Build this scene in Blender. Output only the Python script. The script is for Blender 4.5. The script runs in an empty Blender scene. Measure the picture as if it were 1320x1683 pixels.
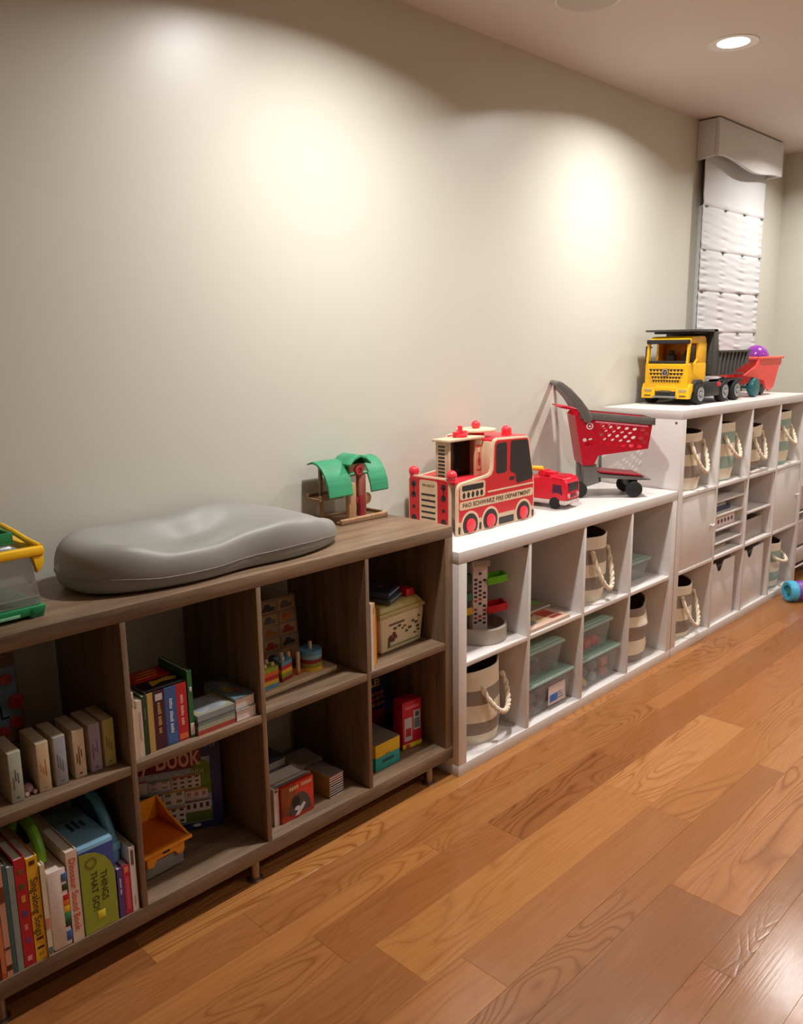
import bpy, bmesh, math, random
from mathutils import Matrix, Vector
random.seed(7)
S = bpy.context.scene
COL = S.collection
R = math.radians

# ---------------------------------------------------------------- camera
cam_d = bpy.data.cameras.new('camera')
cam = bpy.data.objects.new('camera', cam_d)
COL.objects.link(cam)
_yaw, _pit, _rol = 0.7811, -0.1983, -0.0137
_f = Vector((math.cos(_yaw)*math.cos(_pit), math.sin(_yaw)*math.cos(_pit), math.sin(_pit)))
_r = _f.cross(Vector((0, 0, 1))).normalized()
_u = _r.cross(_f)
_r2 = math.cos(_rol)*_r + math.sin(_rol)*_u
_u2 = -math.sin(_rol)*_r + math.cos(_rol)*_u
cam.matrix_world = Matrix(((_r2.x, _u2.x, -_f.x, -1.9214), (_r2.y, _u2.y, -_f.y, -2.0441), (_r2.z, _u2.z, -_f.z, 1.4114), (0, 0, 0, 1)))
cam_d.sensor_fit = 'VERTICAL'
cam_d.sensor_height = 24
cam_d.lens = 1363.46/1683*24
cam_d.clip_start = .02
S.camera = cam

# ---------------------------------------------------------------- world, lamps, exposure
W = bpy.data.worlds.new('world')
S.world = W
W.use_nodes = True
W.node_tree.nodes['Background'].inputs['Color'].default_value = (.02, .025, .04, 1)
W.node_tree.nodes['Background'].inputs['Strength'].default_value = .3
S.view_settings.view_transform = 'Standard'
S.view_settings.look = 'None'
S.view_settings.gamma = 1
S.view_settings.use_curve_mapping = False
S.view_settings.exposure = 0.98
LAMPS = [(-.21, -.66, 12.5), (1.36, -.566, 10.8), (2.93, -.60, 7.5),
         (-.21, -2.5, 1.2), (1.36, -2.5, 6.5), (2.93, -2.5, 7.0)]  # second row: unseen lamps added as fill for the shelf fronts
LAMP_COLOR = (1.0, .985, .955)
LAMP_SPREAD = 150

# ---------------------------------------------------------------- materials
def lin(c):
    return tuple(((v/255)/12.92 if v/255 <= .04045 else ((v/255+.055)/1.055)**2.4) for v in c)

class NT:
    def __init__(s, name):
        s.m = bpy.data.materials.new(name)
        s.m.use_nodes = True
        s.t = s.m.node_tree
        s.b = s.t.nodes['Principled BSDF']
        s.out = s.t.nodes['Material Output']
    def n(s, typ, **kw):
        nd = s.t.nodes.new(typ)
        for k, v in kw.items():
            if k in nd.inputs: nd.inputs[k].default_value = v
            else: setattr(nd, k, v)
        return nd
    def l(s, a, b): s.t.links.new(a, b)
    def math(s, op, a, b=None):
        nd = s.n('ShaderNodeMath', operation=op)
        for i, v in enumerate((a, b)):
            if v is None: continue
            if isinstance(v, (int, float)): nd.inputs[i].default_value = v
            else: s.l(v, nd.inputs[i])
        return nd.outputs[0]
    def mix(s, fac, a, b, blend='MIX'):
        nd = s.n('ShaderNodeMix', data_type='RGBA', blend_type=blend)
        for i, v in ((0, fac), (6, a), (7, b)):
            if isinstance(v, (int, float)): nd.inputs[i].default_value = v
            elif isinstance(v, tuple): nd.inputs[i].default_value = v if len(v) == 4 else (*v, 1)
            else: s.l(v, nd.inputs[i])
        return nd.outputs[2]

_mc = {}
def mat(rgb, rough=.5, metal=0, var=.06, scale=40, bump=0, spec=.5, emit=None, raw=False):
    key = (rgb, rough, metal, var, scale, bump, spec, emit)
    if key in _mc: return _mc[key]
    t = NT('m_%d_%d_%d' % rgb)
    c = lin(rgb)
    tc = t.n('ShaderNodeTexCoord')
    nz = t.n('ShaderNodeTexNoise', Scale=scale, Detail=3.0)
    t.l(tc.outputs['Object'], nz.inputs['Vector'])
    k = t.n('ShaderNodeMapRange', **{'From Min': .3, 'From Max': .7, 'To Min': 1-var, 'To Max': 1+var})
    t.l(nz.outputs[0], k.inputs[0])
    hs = t.n('ShaderNodeHueSaturation', Color=(*c, 1))
    t.l(k.outputs[0], hs.inputs['Value'])
    t.l(hs.outputs[0], t.b.inputs['Base Color'])
    t.b.inputs['Roughness'].default_value = rough
    t.b.inputs['Metallic'].default_value = metal
    t.b.inputs['Specular IOR Level'].default_value = spec
    if bump:
        b = t.n('ShaderNodeBump', Strength=bump, Distance=.002)
        t.l(nz.outputs[0], b.inputs['Height']); t.l(b.outputs[0], t.b.inputs['Normal'])
    if emit:
        t.b.inputs['Emission Color'].default_value = (1, .93, .82, 1)
        t.b.inputs['Emission Strength'].default_value = emit
    _mc[key] = t.m
    return t.m

def clear(rgb, alpha=.35, rough=.25):
    t = NT('clear_%d_%d_%d' % rgb)
    t.b.inputs['Base Color'].default_value = (*lin(rgb), 1)
    t.b.inputs['Roughness'].default_value = rough
    tr = t.n('ShaderNodeBsdfTransparent', Color=(.95, .95, .95, 1))
    nz = t.n('ShaderNodeTexNoise', Scale=18.0)
    tc = t.n('ShaderNodeTexCoord'); t.l(tc.outputs['Object'], nz.inputs['Vector'])
    k = t.n('ShaderNodeMapRange', **{'To Min': alpha-.06, 'To Max': alpha+.06}); t.l(nz.outputs[0], k.inputs[0])
    mx = t.n('ShaderNodeMixShader')
    t.l(k.outputs[0], mx.inputs[0]); t.l(tr.outputs[0], mx.inputs[1]); t.l(t.b.outputs[0], mx.inputs[2])
    t.l(mx.outputs[0], t.out.inputs['Surface'])
    return t.m

def wood(name, c1, c2, along='x', rough=.45, scale=1.0):
    t = NT(name)
    tc = t.n('ShaderNodeTexCoord')
    oi = t.n('ShaderNodeObjectInfo')
    mp = t.n('ShaderNodeMapping')
    sc = {'x': (1.2, 14, 14), 'y': (14, 1.2, 14), 'z': (14, 14, 1.2)}[along]
    mp.inputs['Scale'].default_value = tuple(v*scale for v in sc)
    off = t.n('ShaderNodeVectorMath', operation='SCALE'); off.inputs[0].default_value = (31, 17, 23)
    t.l(oi.outputs['Random'], off.inputs['Scale'])
    ad = t.n('ShaderNodeVectorMath', operation='ADD')
    t.l(tc.outputs['Object'], mp.inputs['Vector']); t.l(mp.outputs[0], ad.inputs[0]); t.l(off.outputs[0], ad.inputs[1])
    n1 = t.n('ShaderNodeTexNoise', Scale=1.6, Detail=5.0, Roughness=.65); t.l(ad.outputs[0], n1.inputs['Vector'])
    n2 = t.n('ShaderNodeTexNoise', Scale=9.0, Detail=3.0); t.l(ad.outputs[0], n2.inputs['Vector'])
    s = t.math('ADD', t.math('MULTIPLY', n1.outputs[0], .7), t.math('MULTIPLY', n2.outputs[0], .3))
    cr = t.n('ShaderNodeValToRGB')
    cr.color_ramp.elements[0].position = .34; cr.color_ramp.elements[0].color = (*lin(c1), 1)
    cr.color_ramp.elements[1].position = .66; cr.color_ramp.elements[1].color = (*lin(c2), 1)
    t.l(s, cr.inputs[0]); t.l(cr.outputs[0], t.b.inputs['Base Color'])
    t.b.inputs['Roughness'].default_value = rough
    b = t.n('ShaderNodeBump', Strength=.12, Distance=.001); t.l(s, b.inputs['Height']); t.l(b.outputs[0], t.b.inputs['Normal'])
    return t.m

def floor_wood():
    t = NT('oak_plank')
    tc = t.n('ShaderNodeTexCoord'); oi = t.n('ShaderNodeObjectInfo')
    off = t.n('ShaderNodeVectorMath', operation='SCALE'); off.inputs[0].default_value = (53, 29, 11)
    t.l(oi.outputs['Random'], off.inputs['Scale'])
    def coords(sx, sy):
        mp = t.n('ShaderNodeMapping'); mp.inputs['Scale'].default_value = (sx, sy, 1)
        t.l(tc.outputs['Object'], mp.inputs['Vector'])
        ad = t.n('ShaderNodeVectorMath', operation='ADD'); t.l(mp.outputs[0], ad.inputs[0]); t.l(off.outputs[0], ad.inputs[1])
        return ad.outputs[0]
    # cathedral figure: contour lines of a stretched noise field
    big = t.n('ShaderNodeTexNoise', Scale=1.0, Detail=1.5, Roughness=.45, Distortion=.5); t.l(coords(1.5, 7.5), big.inputs['Vector'])
    ph = t.math('FRACT', t.math('MULTIPLY', big.outputs[0], 17.0))
    ln = t.math('POWER', t.math('ABSOLUTE', t.math('SUBTRACT', t.math('MULTIPLY', ph, 2.0), 1.0)), 3.2)
    fine = t.n('ShaderNodeTexNoise', Scale=1.0, Detail=4.0, Roughness=.7); t.l(coords(4, 160), fine.inputs['Vector'])
    mid = t.n('ShaderNodeTexNoise', Scale=1.0, Detail=3.0); t.l(coords(1.4, 22), mid.inputs['Vector'])
    msk = t.n('ShaderNodeTexNoise', Scale=1.0, Detail=1.0); t.l(coords(.9, 3), msk.inputs['Vector'])
    mk = t.n('ShaderNodeMapRange', **{'From Min': .42, 'From Max': .62}); t.l(msk.outputs[0], mk.inputs[0])
    rs = t.n('ShaderNodeMapRange', **{'From Min': .1, 'From Max': 1.0, 'To Min': .35, 'To Max': .95}); t.l(oi.outputs['Random'], rs.inputs[0])
    fg = t.math('MULTIPLY', t.math('MULTIPLY', ln, mk.outputs[0]), rs.outputs[0])
    base = t.mix(t.math('MULTIPLY', mid.outputs[0], .5), oi.outputs['Color'], (.84, .80, .72, 1), 'MULTIPLY')
    c = t.mix(fg, base, (.55, .42, .28, 1), 'MULTIPLY')
    fm = t.n('ShaderNodeMapRange', **{'From Min': .3, 'From Max': .75, 'To Min': 0., 'To Max': .62}); t.l(fine.outputs[0], fm.inputs[0])
    c = t.mix(fm.outputs[0], c, (.68, .56, .42, 1), 'MULTIPLY')
    t.l(c, t.b.inputs['Base Color'])
    t.b.inputs['Roughness'].default_value = .2
    t.b.inputs['Specular IOR Level'].default_value = .5
    wv = t.n('ShaderNodeTexNoise', Scale=9.0, Detail=1.0); t.l(tc.outputs['Object'], wv.inputs['Vector'])
    h = t.math('ADD', t.math('MULTIPLY', fg, -.6), t.math('ADD', t.math('MULTIPLY', fine.outputs[0], .25), wv.outputs[0]))
    b = t.n('ShaderNodeBump', Strength=.16, Distance=.004); t.l(h, b.inputs['Height']); t.l(b.outputs[0], t.b.inputs['Normal'])
    return t.m

def paint(name, rgb, rough, bump=.05):
    t = NT(name)
    tc = t.n('ShaderNodeTexCoord')
    n1 = t.n('ShaderNodeTexNoise', Scale=90.0, Detail=3.0); t.l(tc.outputs['Object'], n1.inputs['Vector'])
    n2 = t.n('ShaderNodeTexNoise', Scale=2.2, Detail=2.0); t.l(tc.outputs['Object'], n2.inputs['Vector'])
    n3 = t.n('ShaderNodeTexNoise', Scale=6.0, Detail=1.0); t.l(tc.outputs['Object'], n3.inputs['Vector'])
    k = t.n('ShaderNodeMapRange', **{'To Min': .97, 'To Max': 1.03}); t.l(n2.outputs[0], k.inputs[0])
    hs = t.n('ShaderNodeHueSaturation', Color=(*lin(rgb), 1)); t.l(k.outputs[0], hs.inputs['Value'])
    t.l(hs.outputs[0], t.b.inputs['Base Color'])
    t.b.inputs['Roughness'].default_value = rough
    h = t.math('ADD', t.math('MULTIPLY', n1.outputs[0], .15), n3.outputs[0])
    b = t.n('ShaderNodeBump', Strength=bump, Distance=.01); t.l(h, b.inputs['Height']); t.l(b.outputs[0], t.b.inputs['Normal'])
    return t.m

M_WALL = paint('wall_paint', (207, 204, 191), .34, .035)
M_CEIL = paint('ceiling_paint', (214, 206, 197), .8, .02)
M_TRIM = paint('trim_paint', (224, 222, 216), .35, .02)
M_FLOOR = floor_wood()
M_SUB = mat((60, 40, 24), .9)
BRX = wood('walnut_x', (96, 76, 58), (148, 120, 95), 'x')
BRY = wood('walnut_y', (96, 76, 58), (148, 120, 95), 'y')
BRZ = wood('walnut_z', (96, 76, 58), (148, 120, 95), 'z')
M_WHITE = mat((224, 217, 213), .38, var=.02, scale=8)
M_STEEL = mat((150, 140, 130), .35, metal=1.0)
M_PLY = wood('plywood', (214, 180, 146), (236, 208, 176), 'x', .5, .8)
M_PLYZ = wood('plywood_z', (206, 170, 136), (232, 202, 170), 'z', .5, .8)
M_BLACK = mat((22, 21, 22), .5)
M_RUB = mat((26, 25, 26), .75)
M_PAPER = mat((222, 212, 196), .8, var=.08, scale=200)
M_CREAM = mat((240, 228, 206), .9, bump=.25, scale=320, var=.10)
M_TAUPE = mat((156, 143, 132), .92, bump=.25, scale=320, var=.10)
M_MINT = mat((158, 182, 170), .92, bump=.25, scale=320, var=.10)
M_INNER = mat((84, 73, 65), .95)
M_ROPE = mat((232, 216, 192), .85, bump=.3, scale=300)
M_CLEAR = clear((205, 212, 214), .30, .25)
M_LID = mat((158, 186, 172), .4, var=.04)

# ---------------------------------------------------------------- mesh builder
class B:
    def __init__(s): s.bm = bmesh.new()
    def _add(s, t, mi=0, xf=None):
        if xf is not None: bmesh.ops.transform(t, matrix=xf, verts=t.verts)
        bmesh.ops.recalc_face_normals(t, faces=t.faces)
        for f in t.faces: f.material_index = mi
        me = bpy.data.meshes.new('tmp'); t.to_mesh(me); t.free()
        s.bm.from_mesh(me); bpy.data.meshes.remove(me)
        return s
    def box(s, x0, y0, z0, x1, y1, z1, bev=0, mi=0, seg=2, xf=None):
        t = bmesh.new()
        m = Matrix.Translation(((x0+x1)/2, (y0+y1)/2, (z0+z1)/2)) @ Matrix.Diagonal((abs(x1-x0), abs(y1-y0), abs(z1-z0), 1))
        bmesh.ops.create_cube(t, size=1, matrix=m)
        if bev: bmesh.ops.bevel(t, geom=t.edges[:], offset=bev, segments=seg, profile=.5, affect='EDGES')
        return s._add(t, mi, xf)
    def taper(s, b0, b1, z0, z1, bev=0, mi=0, seg=2, xf=None):
        """box whose bottom is b0=(x0,y0,x1,y1) and top b1"""
        t = bmesh.new()
        q = lambda b, z: [t.verts.new((b[0], b[1], z)), t.verts.new((b[2], b[1], z)), t.verts.new((b[2], b[3], z)), t.verts.new((b[0], b[3], z))]
        a, c = q(b0, z0), q(b1, z1)
        t.faces.new(a[::-1]); t.faces.new(c)
        for i in range(4): t.faces.new((a[i], a[(i+1) % 4], c[(i+1) % 4], c[i]))
        if bev: bmesh.ops.bevel(t, geom=t.edges[:], offset=bev, segments=seg, profile=.5, affect='EDGES')
        return s._add(t, mi, xf)
    def prism(s, pts, axis, a, b, bev=0, mi=0, seg=2, xf=None):
        """polygon pts extruded from a to b along axis; pts are (x,z) for y, (x,y) for z, (y,z) for x"""
        t = bmesh.new()
        P = {'y': lambda p, v: (p[0], v, p[1]), 'z': lambda p, v: (p[0], p[1], v), 'x': lambda p, v: (v, p[0], p[1])}[axis]
        v0 = [t.verts.new(P(p, a)) for p in pts]; v1 = [t.verts.new(P(p, b)) for p in pts]
        f0 = t.faces.new(v0); f1 = t.faces.new(v1[::-1])
        n = len(pts)
        for i in range(n): t.faces.new((v0[i], v1[i], v1[(i+1) % n], v0[(i+1) % n]))
        if bev:
            e = list({e for f in (f0, f1) for e in f.edges})
            bmesh.ops.bevel(t, geom=e, offset=bev, segments=seg, profile=.5, affect='EDGES')
        return s._add(t, mi, xf)
    def cyl(s, p0, p1, r0, r1=None, n=20, mi=0, bev=0, xf=None):
        r1 = r0 if r1 is None else r1
        p0, p1 = Vector(p0), Vector(p1)
        d = p1-p0
        t = bmesh.new()
        bmesh.ops.create_cone(t, cap_ends=True, segments=n, radius1=r0, radius2=r1, depth=d.length)
        if bev:
            e = [e for e in t.edges if len(e.link_faces) == 2 and any(len(f.verts) > 4 for f in e.link_faces)]
            bmesh.ops.bevel(t, geom=e, offset=bev, segments=2, profile=.5, affect='EDGES')
        m = Matrix.Translation((p0+p1)/2) @ d.to_track_quat('Z', 'Y').to_matrix().to_4x4()
        bmesh.ops.transform(t, matrix=m, verts=t.verts)
        return s._add(t, mi, xf)
    def ball(s, c, r, mi=0, sc=(1, 1, 1), n=20, xf=None):
        t = bmesh.new()
        bmesh.ops.create_uvsphere(t, u_segments=n, v_segments=n//2+2, radius=r, matrix=Matrix.Translation(c) @ Matrix.Diagonal((*sc, 1)))
        return s._add(t, mi, xf)
    def lathe(s, prof, c=(0, 0, 0), n=32, mi=0, sx=1, sy=1, xf=None, fn=None, bands=None, closed=False):
        """prof = [(r,z)...]; bands = material index per profile segment"""
        t = bmesh.new()
        rings = []
        for r, z in prof:
            if r < 1e-6: rings.append([t.verts.new((c[0], c[1], c[2]+z))]); continue
            ring = []
            for i in range(n):
                a = 2*math.pi*i/n
                rr, zz = (r, z) if fn is None else fn(r, z, a)
                ring.append(t.verts.new((c[0]+rr*math.cos(a)*sx, c[1]+rr*math.sin(a)*sy, c[2]+zz)))
            rings.append(ring)
        segs = []
        for k in range(len(rings)-1):
            A, Bq = rings[k], rings[k+1]
            for i in range(n):
                j = (i+1) % n
                if len(A) == 1 and len(Bq) == 1: continue
                if len(A) == 1: f = t.faces.new((A[0], Bq[i], Bq[j]))
                elif len(Bq) == 1: f = t.faces.new((A[i], A[j], Bq[0]))
                else: f = t.faces.new((A[i], A[j], Bq[j], Bq[i]))
                f.material_index = bands[k] if bands else mi
        if xf is not None: bmesh.ops.transform(t, matrix=xf, verts=t.verts)
        bmesh.ops.recalc_face_normals(t, faces=t.faces)
        me = bpy.data.meshes.new('tmp'); t.to_mesh(me); t.free()
        s.bm.from_mesh(me); bpy.data.meshes.remove(me)
        return s
    def tube(s, pts, r, n=10, mi=0, closed=False, xf=None, radii=None):
        pts = [Vector(p) for p in pts]
        t = bmesh.new()
        rings = []
        m = len(pts)
        up = Vector((0.13, 0.21, 1)).normalized()
        for k, p in enumerate(pts):
            if closed: d = pts[(k+1) % m]-pts[k-1]
            else: d = pts[min(k+1, m-1)]-pts[max(k-1, 0)]
            d.normalize()
            a = up-d*up.dot(d)
            if a.length < .05: a = Vector((1, 0, 0))-d*d.x
            a.normalize(); up = a
            b = d.cross(a)
            rr = radii[k] if radii else r
            rings.append([t.verts.new(p+a*math.cos(2*math.pi*i/n)*rr+b*math.sin(2*math.pi*i/n)*rr) for i in range(n)])
        for k in range(m if closed else m-1):
            A, Bq = rings[k], rings[(k+1) % m]
            for i in range(n): t.faces.new((A[i], A[(i+1) % n], Bq[(i+1) % n], Bq[i]))
        if not closed:
            t.faces.new(rings[0][::-1]); t.faces.new(rings[-1])
        return s._add(t, mi, xf)
    def done(s, name, mats, parent=None, smooth=35, loc=None, kind=None, label=None):
        me = bpy.data.meshes.new(name)
        s.bm.to_mesh(me); s.bm.free()
        for m in (mats if isinstance(mats, (list, tuple)) else [mats]): me.materials.append(m)
        if smooth:
            for p in me.polygons: p.use_smooth = True
            me.set_sharp_from_angle(angle=R(smooth))
        o = bpy.data.objects.new(name, me)
        COL.objects.link(o)
        if parent: o.parent = parent
        if loc: o.location = loc
        if kind: o['kind'] = kind
        if label: o['label'] = label
        return o

def tag(o, label, cat, group=None):
    o['label'] = label; o['category'] = cat
    if group: o['group'] = group
    return o
def thing(name, label, cat, loc=(0, 0, 0), rz=0, group=None, rot=None):
    o = bpy.data.objects.new(name, None)
    o.empty_display_size = .02
    COL.objects.link(o)
    o.location = loc
    o.rotation_euler = rot if rot else (0, 0, R(rz))
    return tag(o, label, cat, group)
def bx(name, m, parent, x0, y0, z0, x1, y1, z1, bev=.001, **kw):
    return B().box(x0, y0, z0, x1, y1, z1, bev).done(name, m, parent, **kw)

def text(s, size, parent, loc, m, right=(1, 0, 0), up=(0, 0, 1), name='lettering', depth=.0003, align='CENTER', bold=0, width=None):
    cu = bpy.data.curves.new('txt', 'FONT')
    cu.body = s; cu.size = size; cu.extrude = depth; cu.align_x = align; cu.align_y = 'CENTER'; cu.offset = bold; cu.resolution_u = 3
    o = bpy.data.objects.new('txt', cu)
    COL.objects.link(o)
    dg = bpy.context.evaluated_depsgraph_get()
    me = bpy.data.meshes.new_from_object(o.evaluated_get(dg))
    bpy.data.objects.remove(o); bpy.data.curves.remove(cu)
    r, u = Vector(right).normalized(), Vector(up).normalized()
    n = r.cross(u)
    k = 1
    if width:
        xs = [v.co.x for v in me.vertices]
        k = width/(max(xs)-min(xs))
    mtx = Matrix(((r.x*k, u.x, n.x, loc[0]), (r.y*k, u.y, n.y, loc[1]), (r.z*k, u.z, n.z, loc[2]), (0, 0, 0, 1)))
    me.transform(mtx)
    me.materials.clear(); me.materials.append(m)
    t = bpy.data.objects.new(name, me)
    COL.objects.link(t); t.parent = parent
    return t
DOWN = dict(right=(0, 0, -1), up=(1, 0, 0))     # spine lettering that reads downwards on a face looking to -y

# ================================================================ ROOM
WY, CZ, XF = .02, 2.5, 3.47     # plane of the wall behind the shelves, ceiling height, plane of the far wall
XB, YR = -3.4, -3.9             # the walls behind and beside the camera
def struct(o): o['kind'] = 'structure'; return o
wx0, wx1, wz0, wz1 = 2.44, 3.06, 1.00, 2.36
b = B()
b.box(XB-.1, WY, -.05, wx0, WY+.12, CZ+.05).box(wx1, WY, -.05, XF+.1, WY+.12, CZ+.05)
b.box(wx0, WY, -.05, wx1, WY+.12, wz0).box(wx0, WY, wz1, wx1, WY+.12, CZ+.05)
struct(b.done('wall_left', M_WALL, smooth=0))
struct(B().box(XF, YR-.1, -.05, XF+.1, WY, CZ+.05).done('wall_far', M_WALL, smooth=0))
struct(B().box(XB-.1, YR-.1, -.05, XB, WY, CZ+.05).done('wall_back', M_WALL, smooth=0))
struct(B().box(XB, YR-.1, -.05, XF, YR, CZ+.05).done('wall_right', M_WALL, smooth=0))
# ceiling with a round hole for each recessed lamp
LR = .062
bm = bmesh.new()
outer = [bm.verts.new(p) for p in ((XB, YR, CZ), (XF, YR, CZ), (XF, WY, CZ), (XB, WY, CZ))]
edges = [bm.edges.new((outer[i], outer[(i+1) % 4])) for i in range(4)]
for (lx, ly, _) in LAMPS:
    ring = [bm.verts.new((lx+LR*math.cos(2*math.pi*i/32), ly+LR*math.sin(2*math.pi*i/32), CZ)) for i in range(32)]
    edges += [bm.edges.new((ring[i], ring[(i+1) % 32])) for i in range(32)]
bmesh.ops.triangle_fill(bm, use_beauty=True, use_dissolve=False, edges=edges)
for f in bm.faces:
    if f.normal.z > 0: f.normal_flip()
b = B(); b.bm.free(); b.bm = bm
b.box(XB-.1, YR-.1, CZ+.08, XF+.1, WY+.12, CZ+.12)
struct(b.done('ceiling', M_CEIL, smooth=0))
for nm, args in (('baseboard_left', (XB, WY-.014, 0, 2.985, WY, .09)), ('baseboard_far', (XF-.014, YR, 0, XF, WY-.014, .09)),
                 ('baseboard_back', (XB, YR, 0, XB+.014, WY-.014, .09)), ('baseboard_right', (XB+.014, YR, 0, XF-.014, YR+.014, .09))):
    struct(B().box(*args, .003).done(nm, M_TRIM))

# floor: every oak plank its own piece on the slab
floor = struct(B().box(XB, YR, -.06, XF, WY, -.013).done('floor', M_SUB, smooth=0))
rows = [.018, -.10, -.225, -.30, -.43, -.549, -.624, -.757, -.932, -1.07, -1.16, -1.347, -1.422, -1.55, -1.725, -1.80, -1.93, -2.10, -2.18, -2.31, -2.48, -2.56, -2.69, -2.86, -2.94, -3.07, -3.24, -3.32, -3.45, -3.62, -3.70, -3.898]
ends = {4: [-2.2, -.888, .55, 1.9], 5: [-1.6, -.35, .937, 2.3], 6: [-.818, -.14, .472, 1.35, 2.5], 7: [-1.9, -.736, .30, 1.0, 2.2],
        8: [-1.5, -.62, .275, 1.55, 2.7], 9: [-2.1, -.9, .765, 1.7], 10: [-1.75, -.90, -.035, 1.25, 2.4], 11: [-1.3, -.25, .95], 12: [-.75, .5, 1.8]}
tones = [(168, 112, 63), (172, 115, 66), (164, 107, 60), (170, 113, 66), (176, 120, 69), (166, 108, 62), (171, 114, 64), (160, 102, 58)]
tone_at = {(7, .30): (190, 132, 80), (10, -.035): (182, 122, 74), (7, -.736): (178, 121, 69), (9, .765): (187, 128, 78), (6, -.818): (152, 97, 55), (5, .937): (178, 119, 70), (8, -.62): (172, 113, 66), (10, -.90): (160, 104, 63)}
for k in range(len(rows)-1):
    y1, y0 = rows[k], rows[k+1]
    cuts = [XB+.002]
    if k in ends: cuts += ends[k]
    else:
        x = XB+random.uniform(.5, 1.5)
        while x < XF-.35:
            cuts.append(x); x += random.uniform(.75, 1.7)
    cuts.append(XF-.002)
    for i in range(len(cuts)-1):
        x0, x1 = cuts[i], cuts[i+1]
        g = .00015
        top = random.uniform(-.00015, .00015)
        t = bmesh.new()
        c = .0004
        lo = [t.verts.new(p) for p in ((x0+g, y0+g, -.0128), (x1-g, y0+g, -.0128), (x1-g, y1-g, -.0128), (x0+g, y1-g, -.0128))]
        md = [t.verts.new((v.co.x, v.co.y, top-c)) for v in lo]
        hi = [t.verts.new(p) for p in ((x0+g+c, y0+g+c, top), (x1-g-c, y0+g+c, top), (x1-g-c, y1-g-c, top), (x0+g+c, y1-g-c, top))]
        for q in range(4):
            w = (q+1) % 4
            t.faces.new((lo[q], lo[w], md[w], md[q])); t.faces.new((md[q], md[w], hi[w], hi[q]))
        t.faces.new(hi)
        me = bpy.data.meshes.new('plank'); t.to_mesh(me); t.free()
        me.materials.append(M_FLOOR)
        o = bpy.data.objects.new('plank', me); COL.objects.link(o); o.parent = floor
        tn = tone_at.get((k, cuts[i]), random.choice(tones))
        kf = random.uniform(.93, 1.05); o.color = (*lin(tuple(min(255, v*kf) for v in tn)), 1)

# recessed lamps, including the added, unseen fill row
def lamp(x, y, power, label):
    t = thing('recessed_light', label, 'ceiling light', (x, y, CZ), group=None)
    B().lathe([(LR-.006, .012), (LR-.004, -.0005), (LR+.012, -.004), (LR+.028, -.003), (LR+.030, .0)], n=40).done('trim_ring', M_TRIM, t)
    B().lathe([(LR-.004, .002), (LR-.012, .04)], n=40).done('baffle', mat((236, 232, 224), .3), t)
    B().lathe([(0, .0405), (LR-.012, .0400), (LR-.012, .045), (0, .0455)], n=40).done('lens', mat((255, 250, 240), .4, emit=14.0), t)
    ld = bpy.data.lights.new('bulb', 'AREA')
    ld.shape = 'DISK'; ld.size = (LR-.013)*2; ld.energy = power; ld.color = LAMP_COLOR; ld.spread = R(LAMP_SPREAD)
    lo = bpy.data.objects.new('bulb', ld); COL.objects.link(lo)
    lo.parent = t; lo.location = (0, 0, .002)
names = ['recessed ceiling light over the brown shelf unit, beyond the picture edge', 'bright recessed ceiling light glowing between the valance and the speaker',
         'recessed ceiling light in front of the window, beyond the picture edge', 'unseen recessed fill light added over the open floor beside the camera',
         'unseen recessed fill light added over the middle of the open floor', 'unseen recessed fill light added over the open floor by the far wall']
for (x, y, p), nm in zip(LAMPS, names): lamp(x, y, p, nm)
# round ceiling speaker at the top edge
t = thing('ceiling_speaker', 'flat round white disc speaker set into the ceiling', 'speaker', (.60, -.42, CZ))
B().lathe([(.11, -.0005), (.112, -.006), (.105, -.009), (.100, -.006)], n=48).done('bezel', M_TRIM, t)
B().lathe([(0, -.0065), (.1, -.006), (.1, -.001), (0, -.001)], n=48).done('grille', mat((196, 190, 182), .7, bump=.4, scale=500), t)

# window, its trim, the shade and the valance
win = struct(B().box(wx0, WY+.03, wz0, wx0+.04, WY+.08, wz1).box(wx1-.04, WY+.03, wz0, wx1, WY+.08, wz1).box(wx0+.04, WY+.03, wz0, wx1-.04, WY+.08, wz0+.04)
             .box(wx0+.04, WY+.03, wz1-.04, wx1-.04, WY+.08, wz1).box(wx0+.04, WY+.035, 1.66, wx1-.04, WY+.075, 1.70).done('window_1', M_TRIM))
for z0, z1 in ((wz0+.04, 1.66), (1.70, wz1-.04)):
    B().box(wx0+.041, WY+.052, z0+.001, wx1-.041, WY+.056, z1-.001).done('pane', clear((120, 130, 140), .12, .02), win)
struct(B().box(2.36, WY-.022, .98, 2.425, WY, 2.095, .004).done('trim_1', mat((196, 196, 194), .4)))
struct(B().box(2.385, WY-.012, 2.095, 2.425, WY, 2.36, .002).done('valance_shadow_strip', mat((92, 90, 86), .5)))  # dark grey strip painted in for the shadow below the valance
t = thing('roman_shade', 'white quilted roman shade drawn down over the window', 'window shade', (0, 0, 0))
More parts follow.
